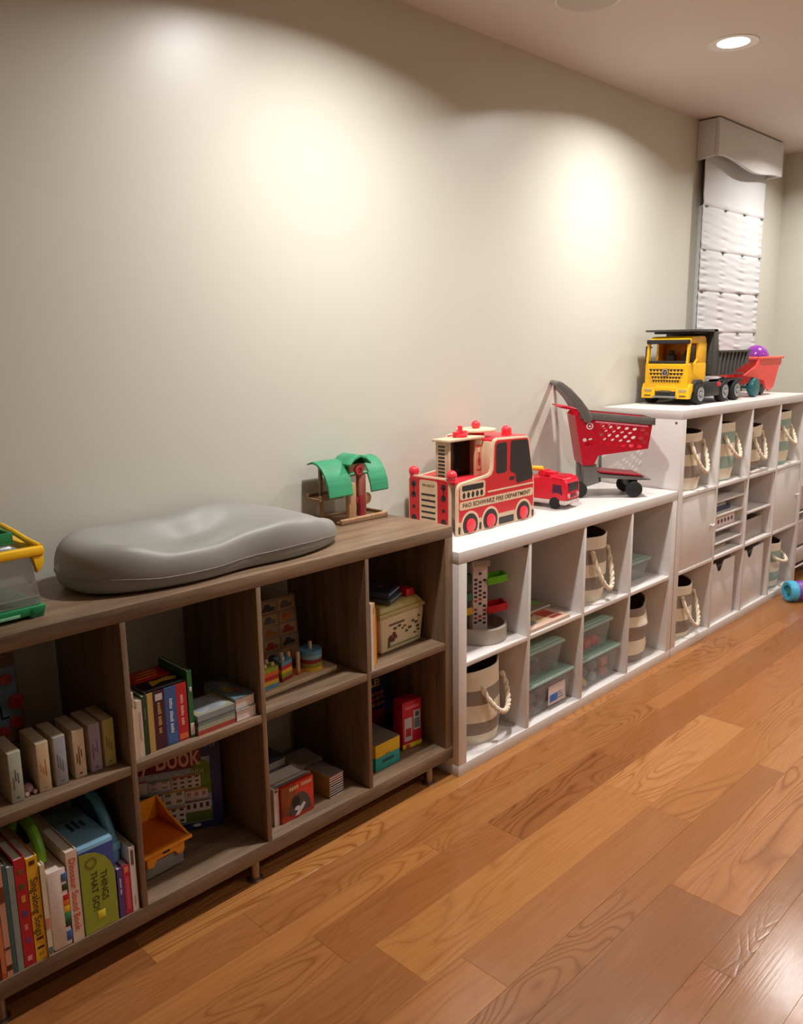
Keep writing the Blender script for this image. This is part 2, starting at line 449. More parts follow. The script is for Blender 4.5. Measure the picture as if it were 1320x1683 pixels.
def shade():
    x0, x1, zt, zb = 2.334, 3.108, 2.40, 1.16
    tx, tz = (2.375, 2.61, 2.848, 3.085), (2.09, 1.875, 1.667, 1.453, 1.24)
    nx, nz = 120, 330
    bm = bmesh.new(); vs = []
    for j in range(nz+1):
        z = zb+(zt-zb)*j/nz; row = []
        for i in range(nx+1):
            x = x0+(x1-x0)*i/nx
            y = -.016
            dx = min(abs(x-q) for q in tx)
            pk = math.exp(-(dx/.045)**2)
            low = min(1, max(0, (2.18-z)/.35))
            y -= .0020*pk*low*(math.sin(z*165+1.4*math.sin(x*9))+.5*math.sin(z*270+x*20))
            y -= .0007*low*math.sin(z*150+2.2*math.sin(x*7)+x*4)
            for q in tz:
                d = abs(z-q)
                y += .006*math.exp(-(d/.006)**2)*(.5+.5*pk)
                y -= .005*math.exp(-((z-q-.02)/.018)**2)*(.4+pk*.6)
            y -= .007*math.sin((x-x0)/(x1-x0)*math.pi*3+.4)*.5
            row.append(bm.verts.new((x, y, z)))
        vs.append(row)
    for j in range(nz):
        for i in range(nx): bm.faces.new((vs[j][i], vs[j][i+1], vs[j+1][i+1], vs[j+1][i]))
    bk = B(); bk.bm.free(); bk.bm = bm
    o = bk.done('fabric', mat((206, 206, 207), .9, bump=.1, scale=260, var=.03), t, smooth=80)
    so = o.modifiers.new('thickness', 'SOLIDIFY'); so.thickness = .003; so.offset = 1
    for q in tz[:4]:
        for p in tx: B().box(p-.013, -.0265, q-.003, p+.013, -.012, q+.003, .002).done('tack', mat((120, 116, 112), .8), t)
shade()
t = thing('valance', 'padded grey fabric valance with a wavy lower edge above the shade', 'valance', (0, 0, 0))
def valance():
    vx0, vx1, vy, zt = 2.311, 3.135, -.096, 2.492
    M_V = mat((214, 212, 210), .75, bump=.12, scale=240, var=.05)
    def zb(x):
        u = (x-vx0)/(vx1-vx0)
        return 2.312+.014*math.sin(u*math.pi*2.4+.5)-.012*u
    n = 48
    pts = [(vx0+(vx1-vx0)*i/n, zb(vx0+(vx1-vx0)*i/n)) for i in range(n+1)]
    poly = pts+[(vx1, zt), (vx0, zt)]
    B().prism(poly, 'y', vy, vy+.02, .004).done('front_panel', M_V, t)
    B().prism([(vy+.02, zb(vx0)), (WY-.001, zb(vx0)-.012), (WY-.001, zt), (vy+.02, zt)], 'x', vx0, vx0+.02, .003).done('side_panel', M_V, t)
    B().prism([(vy+.02, zb(vx1)), (WY-.001, zb(vx1)), (WY-.001, zt), (vy+.02, zt)], 'x', vx1-.02, vx1, .003).done('side_panel', M_V, t)
    bx('top_board', M_V, t, vx0+.02, vy+.02, zt-.02, vx1-.02, WY-.001, zt)
valance()

# ================================================================ SHELF UNITS
# brown unit on short metal legs
BF, BBK = -.366, 0.0
t = thing('shelf_unit', 'greyish brown wood-look cube shelf unit on short metal legs', 'shelf unit', (0, 0, 0))
def brown():
    x0, z0, z1, ft, th = -1.52, .065, .853, .035, .014
    bx('top_board', BRX, t, x0, BF, z1-ft, -.002, BBK, z1, .0012)
    bx('bottom_board', BRX, t, x0, BF, z0, -.002, BBK, z0+.043, .0012)
    bx('side_panel', BRZ, t, x0, BF, z0+.043, x0+ft, BBK, z1-ft, .0008)
    bx('side_panel', BRZ, t, -.002-ft, BF, z0+.043, -.002, BBK, z1-ft, .0008)
    divs = (-1.113, -.747, -.372)
    for d in divs: bx('divider', BRZ, t, d-th/2, BF, z0+.0435, d+th/2, BBK, z1-ft-.0005, .0008)
    xs = [x0+ft]+[v for d in divs for v in (d-th/2, d+th/2)]+[-.002-ft]
    for i in range(0, 8, 2): bx('shelf', BRX, t, xs[i]+.0004, BF+.0006, .452, xs[i+1]-.0004, BBK, .474, .0008)
    for x in (-1.447, -.783, -.092):
        for y in (-.338, -.04):
            B().lathe([(0, 0), (.021, 0), (.021, .005), (.0135, .008), (.0135, .060), (.0185, .0615), (.0185, .0648), (0, .0648)], (x, y, 0), 24).done('leg', M_STEEL, t)
brown()

def white_unit(label, x0, H, rows, w, cellw):
    u = thing('shelf_unit', label, 'shelf unit', (x0, 0, 0))
    F, K, ft, th = -.39, .0, .04, .016
    bx('top_panel', M_WHITE, u, 0, F, H-ft, w, K, H, .0015)
    bx('bottom_panel', M_WHITE, u, 0, F, 0, w, K, ft, .0015)
    bx('side_panel', M_WHITE, u, 0, F, ft, ft, K, H-ft, .001)
    bx('side_panel', M_WHITE, u, w-ft, F, ft, w, K, H-ft, .001)
    cells = []
    for i in range(4):
        a = ft+i*(cellw+th)
        cells.append((x0+a, x0+a+cellw))
        if i < 3: bx('divider', M_WHITE, u, a+cellw, F+.001, ft, a+cellw+th, K, H-ft, .001)
    ch = (H-2*ft-(rows-1)*th)/rows
    zs = []
    for r in range(rows):
        z = ft+r*(ch+th); zs.append(z)
        if r: 
            for i in range(4): bx('shelf', M_WHITE, u, ft+i*(cellw+th)+.0003, F+.001, z-th, ft+i*(cellw+th)+cellw-.0003, K, z, .001)
    return u, cells, zs
U1, C1, Z1 = white_unit('low white cube shelf unit, two rows high, carrying the fire trucks and cart', 0.0, .77, 2, 1.466, .3345)
U2, C2, Z2 = white_unit('tall white cube shelf unit, three rows high, carrying the yellow dump truck', 1.474, 1.12, 3, 1.508, .345)
B().cyl((.372, -.375, .7295), (.372, -.375, .718), .011, .008).done('clip', M_BLACK, U1, label='small black clip under the top panel')
B().cyl((-.0006, -.362, 1.065), (.001, -.362, 1.065), .006).done('screw_cap', mat((120, 96, 78), .5), U2)
# doors, inserts of the tall unit
def door(c, hinge_left):
    a, bq = c[0]-1.474, c[1]-1.474
    z0 = Z2[1]
    o = bx('door', M_WHITE, U2, a+.002, -.386, z0+.002, bq-.002, -.370, z0+.333, .0012)
    kx = bq-.03 if hinge_left else a+.03
    B().cyl((kx, -.386, z0+.165), (kx, -.398, z0+.165), .005).cyl((kx, -.398, z0+.165), (kx, -.404, z0+.165), .011, bev=.002).done('knob', M_WHITE, o)
door(C2[0], True); door(C2[3], True)
ins = []
a, bq = C2[1]
o = bx('insert_side', M_WHITE, U2, a+.002-1.474, -.38, Z2[1], a+.012-1.474, -.06, Z2[1]+.33)
bx('insert_side', M_WHITE, U2, bq-.012-1.474, -.38, Z2[1], bq-.002-1.474, -.06, Z2[1]+.33)
IZ = [.452, .519, .590, .660]
for z in IZ: bx('insert_shelf', M_WHITE, U2, a+.0122-1.474, -.38, z-.009, bq-.0122-1.474, -.06, z)
a, bq = C2[2]
bx('insert_side', M_WHITE, U2, a+.002-1.474, -.38, Z2[1], a+.012-1.474, -.06, Z2[1]+.33)
bx('insert_side', M_WHITE, U2, bq-.012-1.474, -.38, Z2[1], bq-.002-1.474, -.06, Z2[1]+.33)
bx('insert_shelf', M_WHITE, U2, a+.0122-1.474, -.38, .541, bq-.0122-1.474, -.06, .552)

# ================================================================ BOOKS
def book(label, x, y, z, w, h, d, cov, rz=0, rx=0, txt=None, tcol=(30, 24, 22), tsize=None, lay=None, group=None, name='book', cat='book', pages_front=False, deco=None, spine=None, pg=None, smat=None):
    """standing book, spine towards the room. (x,y,z)=front lower corner at its smallest x. lay='flat' lays it down: h runs along x."""
    if lay == 'flat':
        t = thing(name, label, cat, (x+h, y, z), 0, group, rot=(0, R(-90), R(rz)))
    else:
        t = thing(name, label, cat, (x, y, z), rz, group)
    c = min(.0022, w*.18)
    mc = smat or mat(cov, .38)
    b = B()
    b.box(0, 0, 0, c, d, h).box(w-c, 0, 0, w, d, h)
    if pages_front: b.box(c, d-c, 0, w-c, d, h)
    else: b.box(c, 0, 0, w-c, c, h)
    b.done('cover', mc, t, smooth=0)
    e = .003 if h > .06 else .0012
    if pages_front: B().box(c, .002, e, w-c, d-c, h-e).done('pages', pg or M_PAPER, t, smooth=0)
    else: B().box(c, c, e, w-c, d-.002, h-e).done('pages', pg or M_PAPER, t, smooth=0)
    if txt and txt[0] == '#':      # a line of lettering too small to read in the photo: strokes only
        n = int(txt[1:]); b = B(); rq = random.Random(n)
        zt = h*.80
        for k in range(n):
            L = rq.uniform(.0024, .0050)
            if k % 6 != 5: b.box(w*.36, -.0006, zt-L, w*.36+w*.30*rq.uniform(.7, 1), .0002, zt)
            zt -= L+.0014
        b.done('print', mat(tcol, .5), t, smooth=0, kind='stuff')
    elif txt:
        text(txt, tsize or w*.72, t, (w/2, -.0004, h*.52), mat(tcol, .5), name='lettering', **DOWN)
    if deco:
        for (q0, q1, z0, z1, col) in deco: B().box(q0*w, -.0006, z0*h, q1*w, .0002, z1*h).done('print', mat(col, .45), t, smooth=0)
    return t

F0 = .1085   # lower compartments' floor of the brown unit
yB = -.362
G = 'books standing on the lowest shelf of the brown unit'
book('thin dark maroon book at the end of the lowest shelf, beside the orange one', -1.4545, yB, F0, .012, .265, .17, (110, 40, 40), group=G)
book('thin orange spined book beside the dark maroon one', -1.441, yB, F0, .010, .262, .18, (186, 96, 50), group=G, deco=[(.1, .9, .05, .45, (206, 120, 70))])
book('salmon pink spined picture book beside the orange one', -1.430, yB, F0, .012, .262, .18, (206, 150, 128), group=G, deco=[(.05, .95, .05, .1, (80, 30, 30)), (.05, .95, .24, .26, (90, 30, 30)), (.0, .95, .66, .80, (120, 60, 40))])
book('thin dark teal spined book beside the pink one', -1.417, yB, F0, .0085, .255, .19, (60, 98, 96), group=G)
book('thin silvery grey spined book next to the red one', -1.4075, yB, F0, .0125, .246, .19, (142, 150, 146), group=G)
book('red spined picture book with small coloured pictures on its spine', -1.3935, yB, F0, .023, .255, .19, (186, 34, 44), group=G,
     deco=[(.3, .7, .05, .09, (220, 160, 150)), (.35, .75, .22, .26, (120, 60, 130)), (.35, .65, .34, .39, (210, 130, 120)), (.3, .7, .47, .52, (90, 60, 140)), (.35, .7, .60, .66, (226, 150, 70)), (.3, .7, .72, .77, (70, 90, 60)), (.3, .7, .86, .90, (110, 90, 50))])
book('yellow spined song book with black lettering on its spine', -1.369, yB, F0, .024, .247, .19, (228, 172, 40), group=G, txt='Sing-along Songs', tcol=(60, 36, 20), tsize=.021,
     deco=[(.25, .75, .93, .97, (90, 50, 20)), (.2, .8, .20, .225, (90, 40, 20)), (.2, .8, .115, .135, (40, 24, 14)), (.3, .7, .05, .08, (190, 120, 50))])
t = book('thin cream board book with a bright green arched handle', -1.3435, yB-.004, F0, .010, .222, .20, (222, 206, 178), group=G, deco=[(.1, .9, .30, .42, (210, 130, 110)), (.1, .9, .02, .1, (90, 110, 120))])
B().tube([(.016, .045+.085*math.cos(a)+.07, .212+.068*math.sin(a)) for a in [math.pi*i/16 for i in range(17)]], .0115, 10).done('handle', mat((110, 172, 40), .35), t)
t = thing('picture_set', 'white card picture set with coloured tabs along its edge', 'book', (-1.329, yB, F0), group=None)
bx('cover', mat((226, 206, 196), .5), t, 0, 0, 0, .041, .15, .192, .004)
for z0, z1, c in ((.158, .178, (70, 110, 160)), (.136, .152, (40, 70, 40)), (.112, .126, (200, 40, 50)), (.098, .112, (226, 110, 30)), (.082, .098, (230, 190, 40)), (.062, .082, (50, 140, 90)), (.046, .062, (40, 60, 40)), (.012, .036, (60, 100, 160))):
    bx('tab', mat(c, .45), t, .029, -.0008, z0, .0415, .02, z1, .0006)
book('cream spined sound book with red lettering', -1.286, yB, F0, .025, .222, .21, (226, 198, 178), group=G, txt='Dinosaur Sound Book', tcol=(200, 70, 60), tsize=.020)
# the big boxed book
t = thing('book_box', 'thick green boxed book set with a light blue top lettered THINGS THAT GO!', 'book', (-1.259, yB, F0))
bx('box', mat((126, 172, 198), .45), t, 0, .001, 0, .082, .195, .214, .002)
bx('front_label', mat((48, 62, 120), .45), t, .001, -.0006, .001, .081, .0014, .205, .0004)
B().prism([(.001, .001), (.080, .001), (.080, .13), (.072, .155), (.06, .175), (.04, .192), (.02, .199), (.001, .201)], 'y', -.0012, -.0004).done('front_panel', mat((150, 158, 50), .45), t)
text('THINGS', .021, t, (.053, -.0014, .105), mat((36, 40, 24), .5), **DOWN)
text('THAT GO!', .021, t, (.030, -.0014, .100), mat((36, 40, 24), .5), **DOWN)
B().lathe([(.010, 0), (.0135, 0), (.0135, .0006), (.010, .0006)], n=24, xf=Matrix.Translation((.027, -.0012, .172)) @ Matrix.Rotation(R(90), 4, 'X')).done('badge', mat((120, 100, 40), .5), t)
bx('sticker', mat((230, 214, 60), .5), t, .032, -.0016, .026, .05, -.0011, .046, .0002)
for i, (u0, u1) in enumerate(((.020, .060), (.026, .066), (.03, .05))): bx('print', mat((56, 66, 84), .5), t, .024+i*.014, .07+u0*.6, .2138, .033+i*.014, .07+u1*.9, .2146, .0002)
G2 = 'mini books beside the green boxed set'
book('short purple mini book at the foot of the green boxed set', -1.1745, yB, F0, .0135, .124, .036, (92, 64, 128), group=G2, txt='#9', tcol=(210, 200, 220), tsize=.008)
book('short red mini book beside the purple mini book', -1.160, yB, F0, .0165, .126, .036, (190, 40, 66), group=G2, deco=[(.2, .8, .86, .97, (226, 130, 100)), (.25, .75, .1, .75, (206, 80, 100))])
book('slim white spined book against the shelf divider on the lowest shelf', -1.1420, yB, F0, .0145, .166, .15, (222, 210, 204), group=G, deco=[(.3, .7, .72, .95, (90, 84, 84)), (.4, .6, .1, .24, (170, 160, 156))])
t = thing('carry_book', 'light blue arched carry book behind the mini books', 'book', (-1.168, -.318, F0))
B().prism([(0, 0), (.20, 0), (.20, .19), (.17, .232), (.12, .252), (.07, .246), (.03, .215), (.0, .17)], 'x', 0, .020, .003).done('cover', mat((60, 100, 128), .4), t)
B().tube([(.010, p[0], p[1]) for p in ((-.002, .06), (-.003, .17), (.03, .217), (.07, .249), (.12, .256), (.17, .236), (.203, .19))], .012, 10).done('handle', mat((104, 170, 204), .3), t)
bx('clasp', mat((120, 190, 222), .3), t, -.001, -.016, .155, .021, .0, .175, .002)

# ---- middle shelf of the first compartment
F1 = .4745
G = 'pastel boxed books on the middle shelf'
pale = [(-1.372, (176, 182, 164), (90, 96, 84), 'pale green'), (-1.3135, (210, 184, 146), (180, 120, 90), 'peach'), (-1.276, (162, 164, 172), (110, 112, 122), 'pale blue grey'),
        (-1.2335, (216, 192, 164), (110, 60, 56), 'cream'), (-1.196, (160, 144, 164), (110, 84, 130), 'lilac'), (-1.1625, (182, 168, 98), (130, 116, 70), 'mustard yellow')]
for i, (x, c, tc, nm) in enumerate(pale):
    t = thing('boxed_book', f'thick little {nm} boxed book in the row on the middle shelf', 'book', (x, -.333+.0012*i, F1), -1.5, G)
    w, h, d = .0265, .1135, .095
    B().box(0, 0, 0, w, d, h, .0008).done('slipcase', mat((188, 170, 142), .7, var=.1), t)
    bx('spine', mat(c, .6, var=.1), t, .0006, -.0012, .0006, w-.0006, .0004, h-.0006, .0003)
    for k in range(3): bx('print', mat(tc, .6, var=.3), t, .006+.005*k, -.0016, .03+.006*((k*7+i*3) % 4), .0085+.005*k, -.001, .058+.008*((k*5+i) % 3), .0001)
    bx('emblem', mat(tc, .6), t, .010, -.0016, .008, .016, -.001, .013, .0001)
# wooden letter puzzle leaning on the wall
t = thing('puzzle_board', 'blue wooden letter puzzle board with red pieces leaning on the wall', 'puzzle', (-1.484, -.045, F1+.0020), rot=(R(-8), 0, 0))
bx('tray', mat((150, 118, 88), .6), t, 0, 0, 0, .255, .012, .215, .002)
bx('face', mat((140, 172, 204), .55, var=.2, scale=20), t, .004, -.001, .03, .251, .0005, .185, .0004)
for px, pz, r in ((.236, .045, .016), (.205, .03, .015), (.243, .095, .019), (.228, .155, .014), (.19, .13, .018), (.12, .08, .02), (.06, .14, .02)):
    B().cyl((px, -.001, pz), (px, -.005, pz), r, n=18, bev=.001).done('piece', mat((212, 72, 72), .5, var=.3, scale=60), t)
text('L', .05, t, (.212, -.0012, .075), mat((28, 34, 60), .5), name='letter_piece', depth=.001)
# small figure between the first two boxed books
t = thing('toy_figure', 'tiny pink and black toy figure lying between the pale green and peach books', 'toy', (-1.330, -.312, F1))
B().ball((0, 0, .011), .011, 0, (1, 1.2, 1)).done('body', mat((180, 140, 150), .5), t)
B().ball((.001, .018, .013), .0125).done('head', mat((40, 32, 34), .5), t)
for sx in (-.008, .009): B().cyl((sx, .005, .004), (sx, -.016, .006), .0035, .0045, 8).done('leg', mat((200, 170, 170), .5), t)

# ---- second compartment, upper
G = 'books standing on the middle shelf of the second compartment'
book('slim tall cream paperback with pink spine lettering against the divider', -1.1055, -.350, F1, .012, .166, .13, (216, 196, 178), group=G, txt='#9', tcol=(190, 110, 110), tsize=.009, deco=[(.2, .7, .78, .92, (110, 90, 84))])
book('very thin low cream paperback beside the tall cream one', -1.093, -.346, F1, .008, .122, .13, (206, 180, 154), group=G)
book('thin off-white paperback beside the dark green book', -1.0845, -.345, F1, .012, .140, .13, (216, 200, 180), group=G, deco=[(.3, .7, .3, .8, (196, 170, 150))])
book('thin dark green spined book beside the picture slipcase', -1.0715, -.345, F1, .0115, .146, .13, (38, 66, 44), group=G, deco=[(.35, .65, .6, .8, (90, 110, 80))])
t = thing('slipcase', 'dark slipcase with a red and black printed top holding four spines', 'slipcase', (-1.0595, -.340, F1))
mk = mat((74, 64, 60), .5)
bx('side_wall', mk, t, 0, .002, 0, .002, .135, .152, .0004); bx('side_wall', mk, t, .107, .002, 0, .109, .135, .152, .0004)
bx('back_wall', mk, t, .002, .133, 0, .107, .135, .150, .0004)
bx('top_wall', mat((30, 24, 20), .4), t, .002, .001, .150, .107, .133, .152, .0004)
bx('print', mat((176, 34, 30), .4, var=.2), t, .004, .06, .1519, .105, .13, .1526, .0001)
for i in range(3): bx('print', mat((206, 120, 40), .4), t, .02+.01*i, .078+.016*i, .1525, .075+.008*i, .084+.016*i, .1530, .0001)
B().prism([(.03, .02), (.06, .034), (.095, .026), (.105, .04), (.085, .052), (.055, .046), (.036, .05)], 'z', .1519, .1530).done('print', mat((196, 150, 44), .4), t)
G3 = 'spines in the picture slipcase'
sx = -1.057
for w, c, tx, tcol, lb in ((.0145, (196, 162, 92), None, None, 'ochre spined book in the picture slipcase'), (.030, (74, 32, 50), '#15', (190, 150, 90), 'maroon spined book with gold lettering in the picture slipcase'),
                       (.0305, (58, 96, 158), '#17', (200, 210, 226), 'blue spined book with white lettering in the picture slipcase'), (.0275, (196, 38, 44), '#16', (240, 180, 170), 'red spined book in the picture slipcase')):
    book(lb, sx, -.3415, F1+.0003, w, .1465, .13, c, group=G3, txt=tx, tcol=tcol or (0, 0, 0), tsize=.011, deco=[(.1, .9, .03, .12, (226, 120, 60))] if 'red' in lb else ([(.2, .8, .84, .95, (206, 200, 200))] if 'maroon' in lb else ([(.1, .9, .03, .2, (70, 110, 170))] if 'blue' in lb else None)))
    sx += w+.0004
t = book('tall green spined book with a white sticker at its foot', -.9495, -.342, F1, .0125, .172, .135, (44, 110, 62), group=G)
bx('sticker', mat((220, 206, 194), .5), t, .0008, -.0012, .006, .0122, .0004, .036, .0002)
bx('print', mat((210, 216, 206), .5), t, .004, -.0012, .118, .010, .0002, .130, .0001)
G = 'books lying flat on the middle shelf'
zz = F1
for lb, th, c, dx, pf in (('red edged book at the bottom of the lower flat pile', .011, (184, 70, 60), 0, False), ('pale green book second from the bottom of the lower flat pile', .012, (170, 176, 156), .001, False), ('sea grey book second from the top of the lower flat pile', .013, (124, 140, 142), .002, False)):
    book(lb, -.933+dx, -.350, zz, th, .108-dx, .098, c, lay='flat', group=G, pages_front=False); zz += th+.0002
t = book('blue grey book with a yellow border on top of the lower flat pile', -.933, -.351, zz, .015, .108, .100, (142, 152, 158), lay='flat', group=G)
B().box(.0151, .004, .004, .0155, .096, .104).done('print', mat((170, 150, 84), .4), t, smooth=0)
B().box(.0155, .008, .010, .0158, .09, .098).done('print', mat((150, 156, 160), .4, var=.4, scale=30), t, smooth=0)
G = 'thick white paged books lying by the divider'
t = book('lower thick book with white page edges lying by the divider', -.821, -.352, F1, .029, .060, .15, (200, 186, 176), lay='flat', group=G, pages_front=True, pg=mat((232, 214, 204), .7))
t = book('upper thick book with a grey blue cover lying by the divider', -.823, -.350, F1+.0293, .031, .062, .15, (104, 122, 128), lay='flat', group=G, pages_front=True, pg=mat((232, 214, 204), .7))
for x0, y0, x1, y1, c in ((.012, .03, .03, .07, (150, 90, 90)), (.03, .05, .05, .09, (170, 150, 60)), (.014, .09, .044, .13, (150, 150, 150))): B().box(.0311, y0, x0, .0315, y1, x1).done('print', mat(c, .4, var=.3), t, smooth=0)

# ---- second compartment, lower: game box and toy dump truck
t = thing('activity_box', 'navy activity box reading y Book leaning at the back of the lower compartment', 'game', (-1.057, -.073, F0+.0026), rot=(R(-4), 0, R(-27)))
bx('box', mat((40, 44, 96), .45), t, 0, 0, 0, .302, .03, .262, .002)
bx('picture', mat((150, 170, 190), .45, var=.2, scale=15), t, .006, -.0008, .02, .272, .0004, .205, .0003)
bx('title_band', mat((112, 30, 52), .45), t, .03, -.0011, .178, .250, .0003, .250, .0003)
text('y Book', .085, t, (.167, -.0016, .212), mat((236, 176, 166), .5), bold=.0010, width=.160)
text('FOR YOUNG MINDS', .016, t, (.180, -.0016, .166), mat((220, 220, 230), .5), width=.15)
text('8 x 11', .022, t, (.268, -.0012, .238), mat((176, 176, 200), .5), width=.04)
B().prism([(.20, .10), (.272, .10), (.272, .185), (.255, .198), (.235, .192), (.215, .165), (.20, .15)], 'y', -.0013, -.0004).done('print', mat((110, 136, 30), .5, var=.25), t)
bx('print', mat((86, 110, 36), .5, var=.3), t, .15, -.0012, .022, .272, -.0004, .06, .0001)
def card(x0, z0, x1, z1, c, marks=None):
    bx('page_picture', mat((224, 212, 206), .5), t, x0, -.002, z0, x1, -.0006, z1, .0003)
    if marks:
        nx, nz, mc = marks
        for i in range(nx):
            for j in range(nz): bx('print', mat(mc, .5), t, x0+(i+.25)*(x1-x0)/nx, -.0026, z0+(j+.3)*(z1-z0)/nz, x0+(i+.75)*(x1-x0)/nx, -.0019, z0+(j+.7)*(z1-z0)/nz, .0001)
    bx('print', mat(c, .5), t, x0, -.0026, z1-.005, x1, -.0019, z1, .0001)
card(.012, .125, .105, .162, (186, 60, 70)); card(.108, .128, .165, .158, (120, 130, 130), (2, 2, (170, 150, 150)))
card(.168, .122, .245, .160, (196, 120, 60), (4, 3, (90, 50, 46))); card(.065, .088, .14, .118, (60, 70, 110), (5, 1, (200, 120, 110)))
card(.143, .080, .20, .122, (180, 140, 60), (2, 2, (120, 130, 70))); card(.202, .088, .262, .118, (196, 130, 70), (3, 1, (200, 130, 140)))
card(.012, .088, .062, .12, (90, 120, 150)); card(.05, .050, .135, .084, (90, 60, 60), (4, 2, (60, 50, 60)))
card(.20, .052, .268, .085, (140, 110, 80), (4, 1, (80, 60, 60))); card(.138, .026, .20, .074, (196, 120, 60), (3, 3, (60, 70, 60)))
B().ball((.228, -.001, .012), .008, 0, (1.4, .12, .6)).done('emblem', mat((210, 214, 226), .5), t)

t = thing('toy_dump_truck', 'small orange toy dump truck with a grey rear on the lower shelf', 'toy truck', (-1.014, -.290, F0), 3)
t.scale = (.86, .86, .80)
OR = mat((238, 148, 24), .35); ORD = mat((206, 92, 14), .4); GY = mat((126, 124, 122), .5)
B().prism([(-.064, .012), (.062, .012), (.062, .052), (.030, .060), (-.030, .060), (-.064, .052)], 'y', .0, .145, .003).done('chassis', GY, t)
for wy in (.03, .115):
    for s in (-1, 1): B().cyl((s*.058, wy, .020), (s*.072, wy, .020), .0198, n=24, bev=.003).done('wheel', M_RUB, t)
B().prism([(-.064, .056), (-.058, .050), (-.040, .050), (-.034, .072), (.030, .072), (.036, .050), (.056, .050), (.062, .060), (.062, .094), (-.064, .094)], 'y', -.008, .03, .003).box(-.066, -.010, .088, .064, .145, .098, .003).done('bed_frame', OR, t)
bx('slot', M_BLACK, t, -.012, -.0086, .078, .012, -.004, .088, .001)
b = B()   # open tipping bed: flared walls, tall at the far end
b.taper((-.060, .0, .058, .155), (-.078, -.020, .074, .165), .098, .108, .001)
b.prism([(-.022, .104), (-.012, .112), (.09, .140), (.145, .180), (.15, .178), (.145, .104)], 'x', -.080, -.073, .001)
b.prism([(-.022, .104), (-.012, .112), (.09, .140), (.145, .180), (.15, .178), (.145, .104)], 'x', .069, .076, .001)
b.prism([(.140, .104), (.146, .104), (.152, .178), (.145, .180)], 'x', -.073, .069, .001)
b.box(-.082, -.028, .100, .078, -.014, .112, .003)
b.done('tipping_bed', OR, t)
bx('bed_floor', ORD, t, -.071, -.01, .1082, .067, .150, .1098, .0003)

# ---- third compartment, upper: picture board and shape sorter
t = thing('picture_board', 'wooden vehicle picture puzzle board leaning at the back of the compartment', 'puzzle', (-.700, -.118, F1+.0013), rot=(R(-5), 0, 0))
bx('board', wood('birch', (150, 120, 86), (186, 152, 112), 'z', .6), t, 0, 0, 0, .272, .012, .202, .002)
cc = [(196, 110, 40), (60, 46, 40), (96, 84, 70), (170, 64, 40), (60, 60, 66), (120, 96, 70), (70, 64, 60), (110, 104, 112), (90, 60, 44), (206, 130, 50)]
for i in range(4):
    for j in range(5):
        x0 = .008+i*.065; z0 = .008+j*.0385
        bx('puzzle_piece', mat((196, 160, 116) if (i+j) % 2 else (176, 150, 124), .6), t, x0, -.0025, z0, x0+.060, .001, z0+.0345, .0008)
        c = cc[(i*3+j*7) % 10]
        B().prism([(x0+.008, z0+.006), (x0+.05, z0+.006), (x0+.053, z0+.016), (x0+.04, z0+.018), (x0+.034, z0+.027), (x0+.018, z0+.028), (x0+.013, z0+.017), (x0+.008, z0+.015)], 'y', -.0032, -.0022).done('print', mat(c, .6, var=.3), t)
t = thing('shape_sorter', 'wooden shape sorter base with pegs on the middle shelf', 'toy', (-.690, -.290, F1), 2.5)
bx('base', wood('beech', (206, 176, 140), (226, 198, 164), 'x', .5), t, 0, 0, 0, .272, .085, .016, .003)
PEG = mat((220, 186, 150), .5)
pegs = [(.022, .022), (.048, .022), (.022, .048), (.048, .048), (.095, .035), (.112, .060), (.148, .030), (.130, .050), (.205, .042)]
for i, (px, py) in enumerate(pegs): B().cyl((px, py, .016), (px, py, .016+(.070 if i != 8 else .082)), .0055, n=12, bev=.0015).done('peg', PEG, t)
GS = 'stacked blocks of the shape sorter'
RT = Matrix.Translation((-.690, -.290, F1)) @ Matrix.Rotation(R(2.5), 4, 'Z')
cols = {'blue': (96, 150, 180), 'yellow': (232, 186, 50), 'red': (196, 40, 36), 'orange': (226, 110, 50), 'green': (150, 176, 50), 'olive': (150, 150, 50), 'dark red': (150, 36, 34), 'light blue': (130, 176, 196)}
def ringblock(bm_fn, seqn, where, z0, dz):
    ordn = ['bottom', 'second', 'third', 'fourth', 'top']
    for k, cn in enumerate(seqn):
        bq = B(); bm_fn(bq, z0+k*(dz+.0003), z0+k*(dz+.0003)+dz)
        o = bq.done('sorter_block', mat(cols[cn], .4))
        o.matrix_world = RT
        tag(o, f'{cn} {ordn[k]} block of the {where} on the shape sorter', 'toy block', GS)
def plate(pts, holes):
    def fn(bq, za, zb):      # plate with real peg holes
        t2 = bmesh.new()
        ed = []
        def loop(p):
            v = [t2.verts.new((q[0], q[1], za)) for q in p]
            ed.extend(t2.edges.new((v[i], v[(i+1) % len(v)])) for i in range(len(v)))
        loop(pts)
        for h in holes: loop([(h[0]+.0062*math.cos(2*math.pi*i/10), h[1]+.0062*math.sin(2*math.pi*i/10)) for i in range(10)])
        bmesh.ops.triangle_fill(t2, use_beauty=True, edges=ed)
        r = bmesh.ops.extrude_face_region(t2, geom=t2.faces[:])
        bmesh.ops.translate(t2, vec=(0, 0, zb-za), verts=[g for g in r['geom'] if isinstance(g, bmesh.types.BMVert)])
        bq._add(t2)
    return fn
ringblock(plate([(.010, .010), (.060, .010), (.060, .060), (.010, .060)], pegs[:4]), ['blue', 'yellow', 'red', 'orange', 'green'], 'square stack', .0163, .0118)
ringblock(plate([(.080, .020), (.124, .028), (.134, .072), (.090, .070)], pegs[4:6]), ['dark red', 'olive', 'yellow', 'red', 'blue'], 'lozenge stack', .0163, .0112)
ringblock(plate([(.205+.034*math.cos(2*math.pi*i/28), .042+.034*math.sin(2*math.pi*i/28)) for i in range(28)], pegs[8:]), ['yellow', 'olive', 'dark red', 'light blue', 'blue'], 'round stack', .0163, .0118)
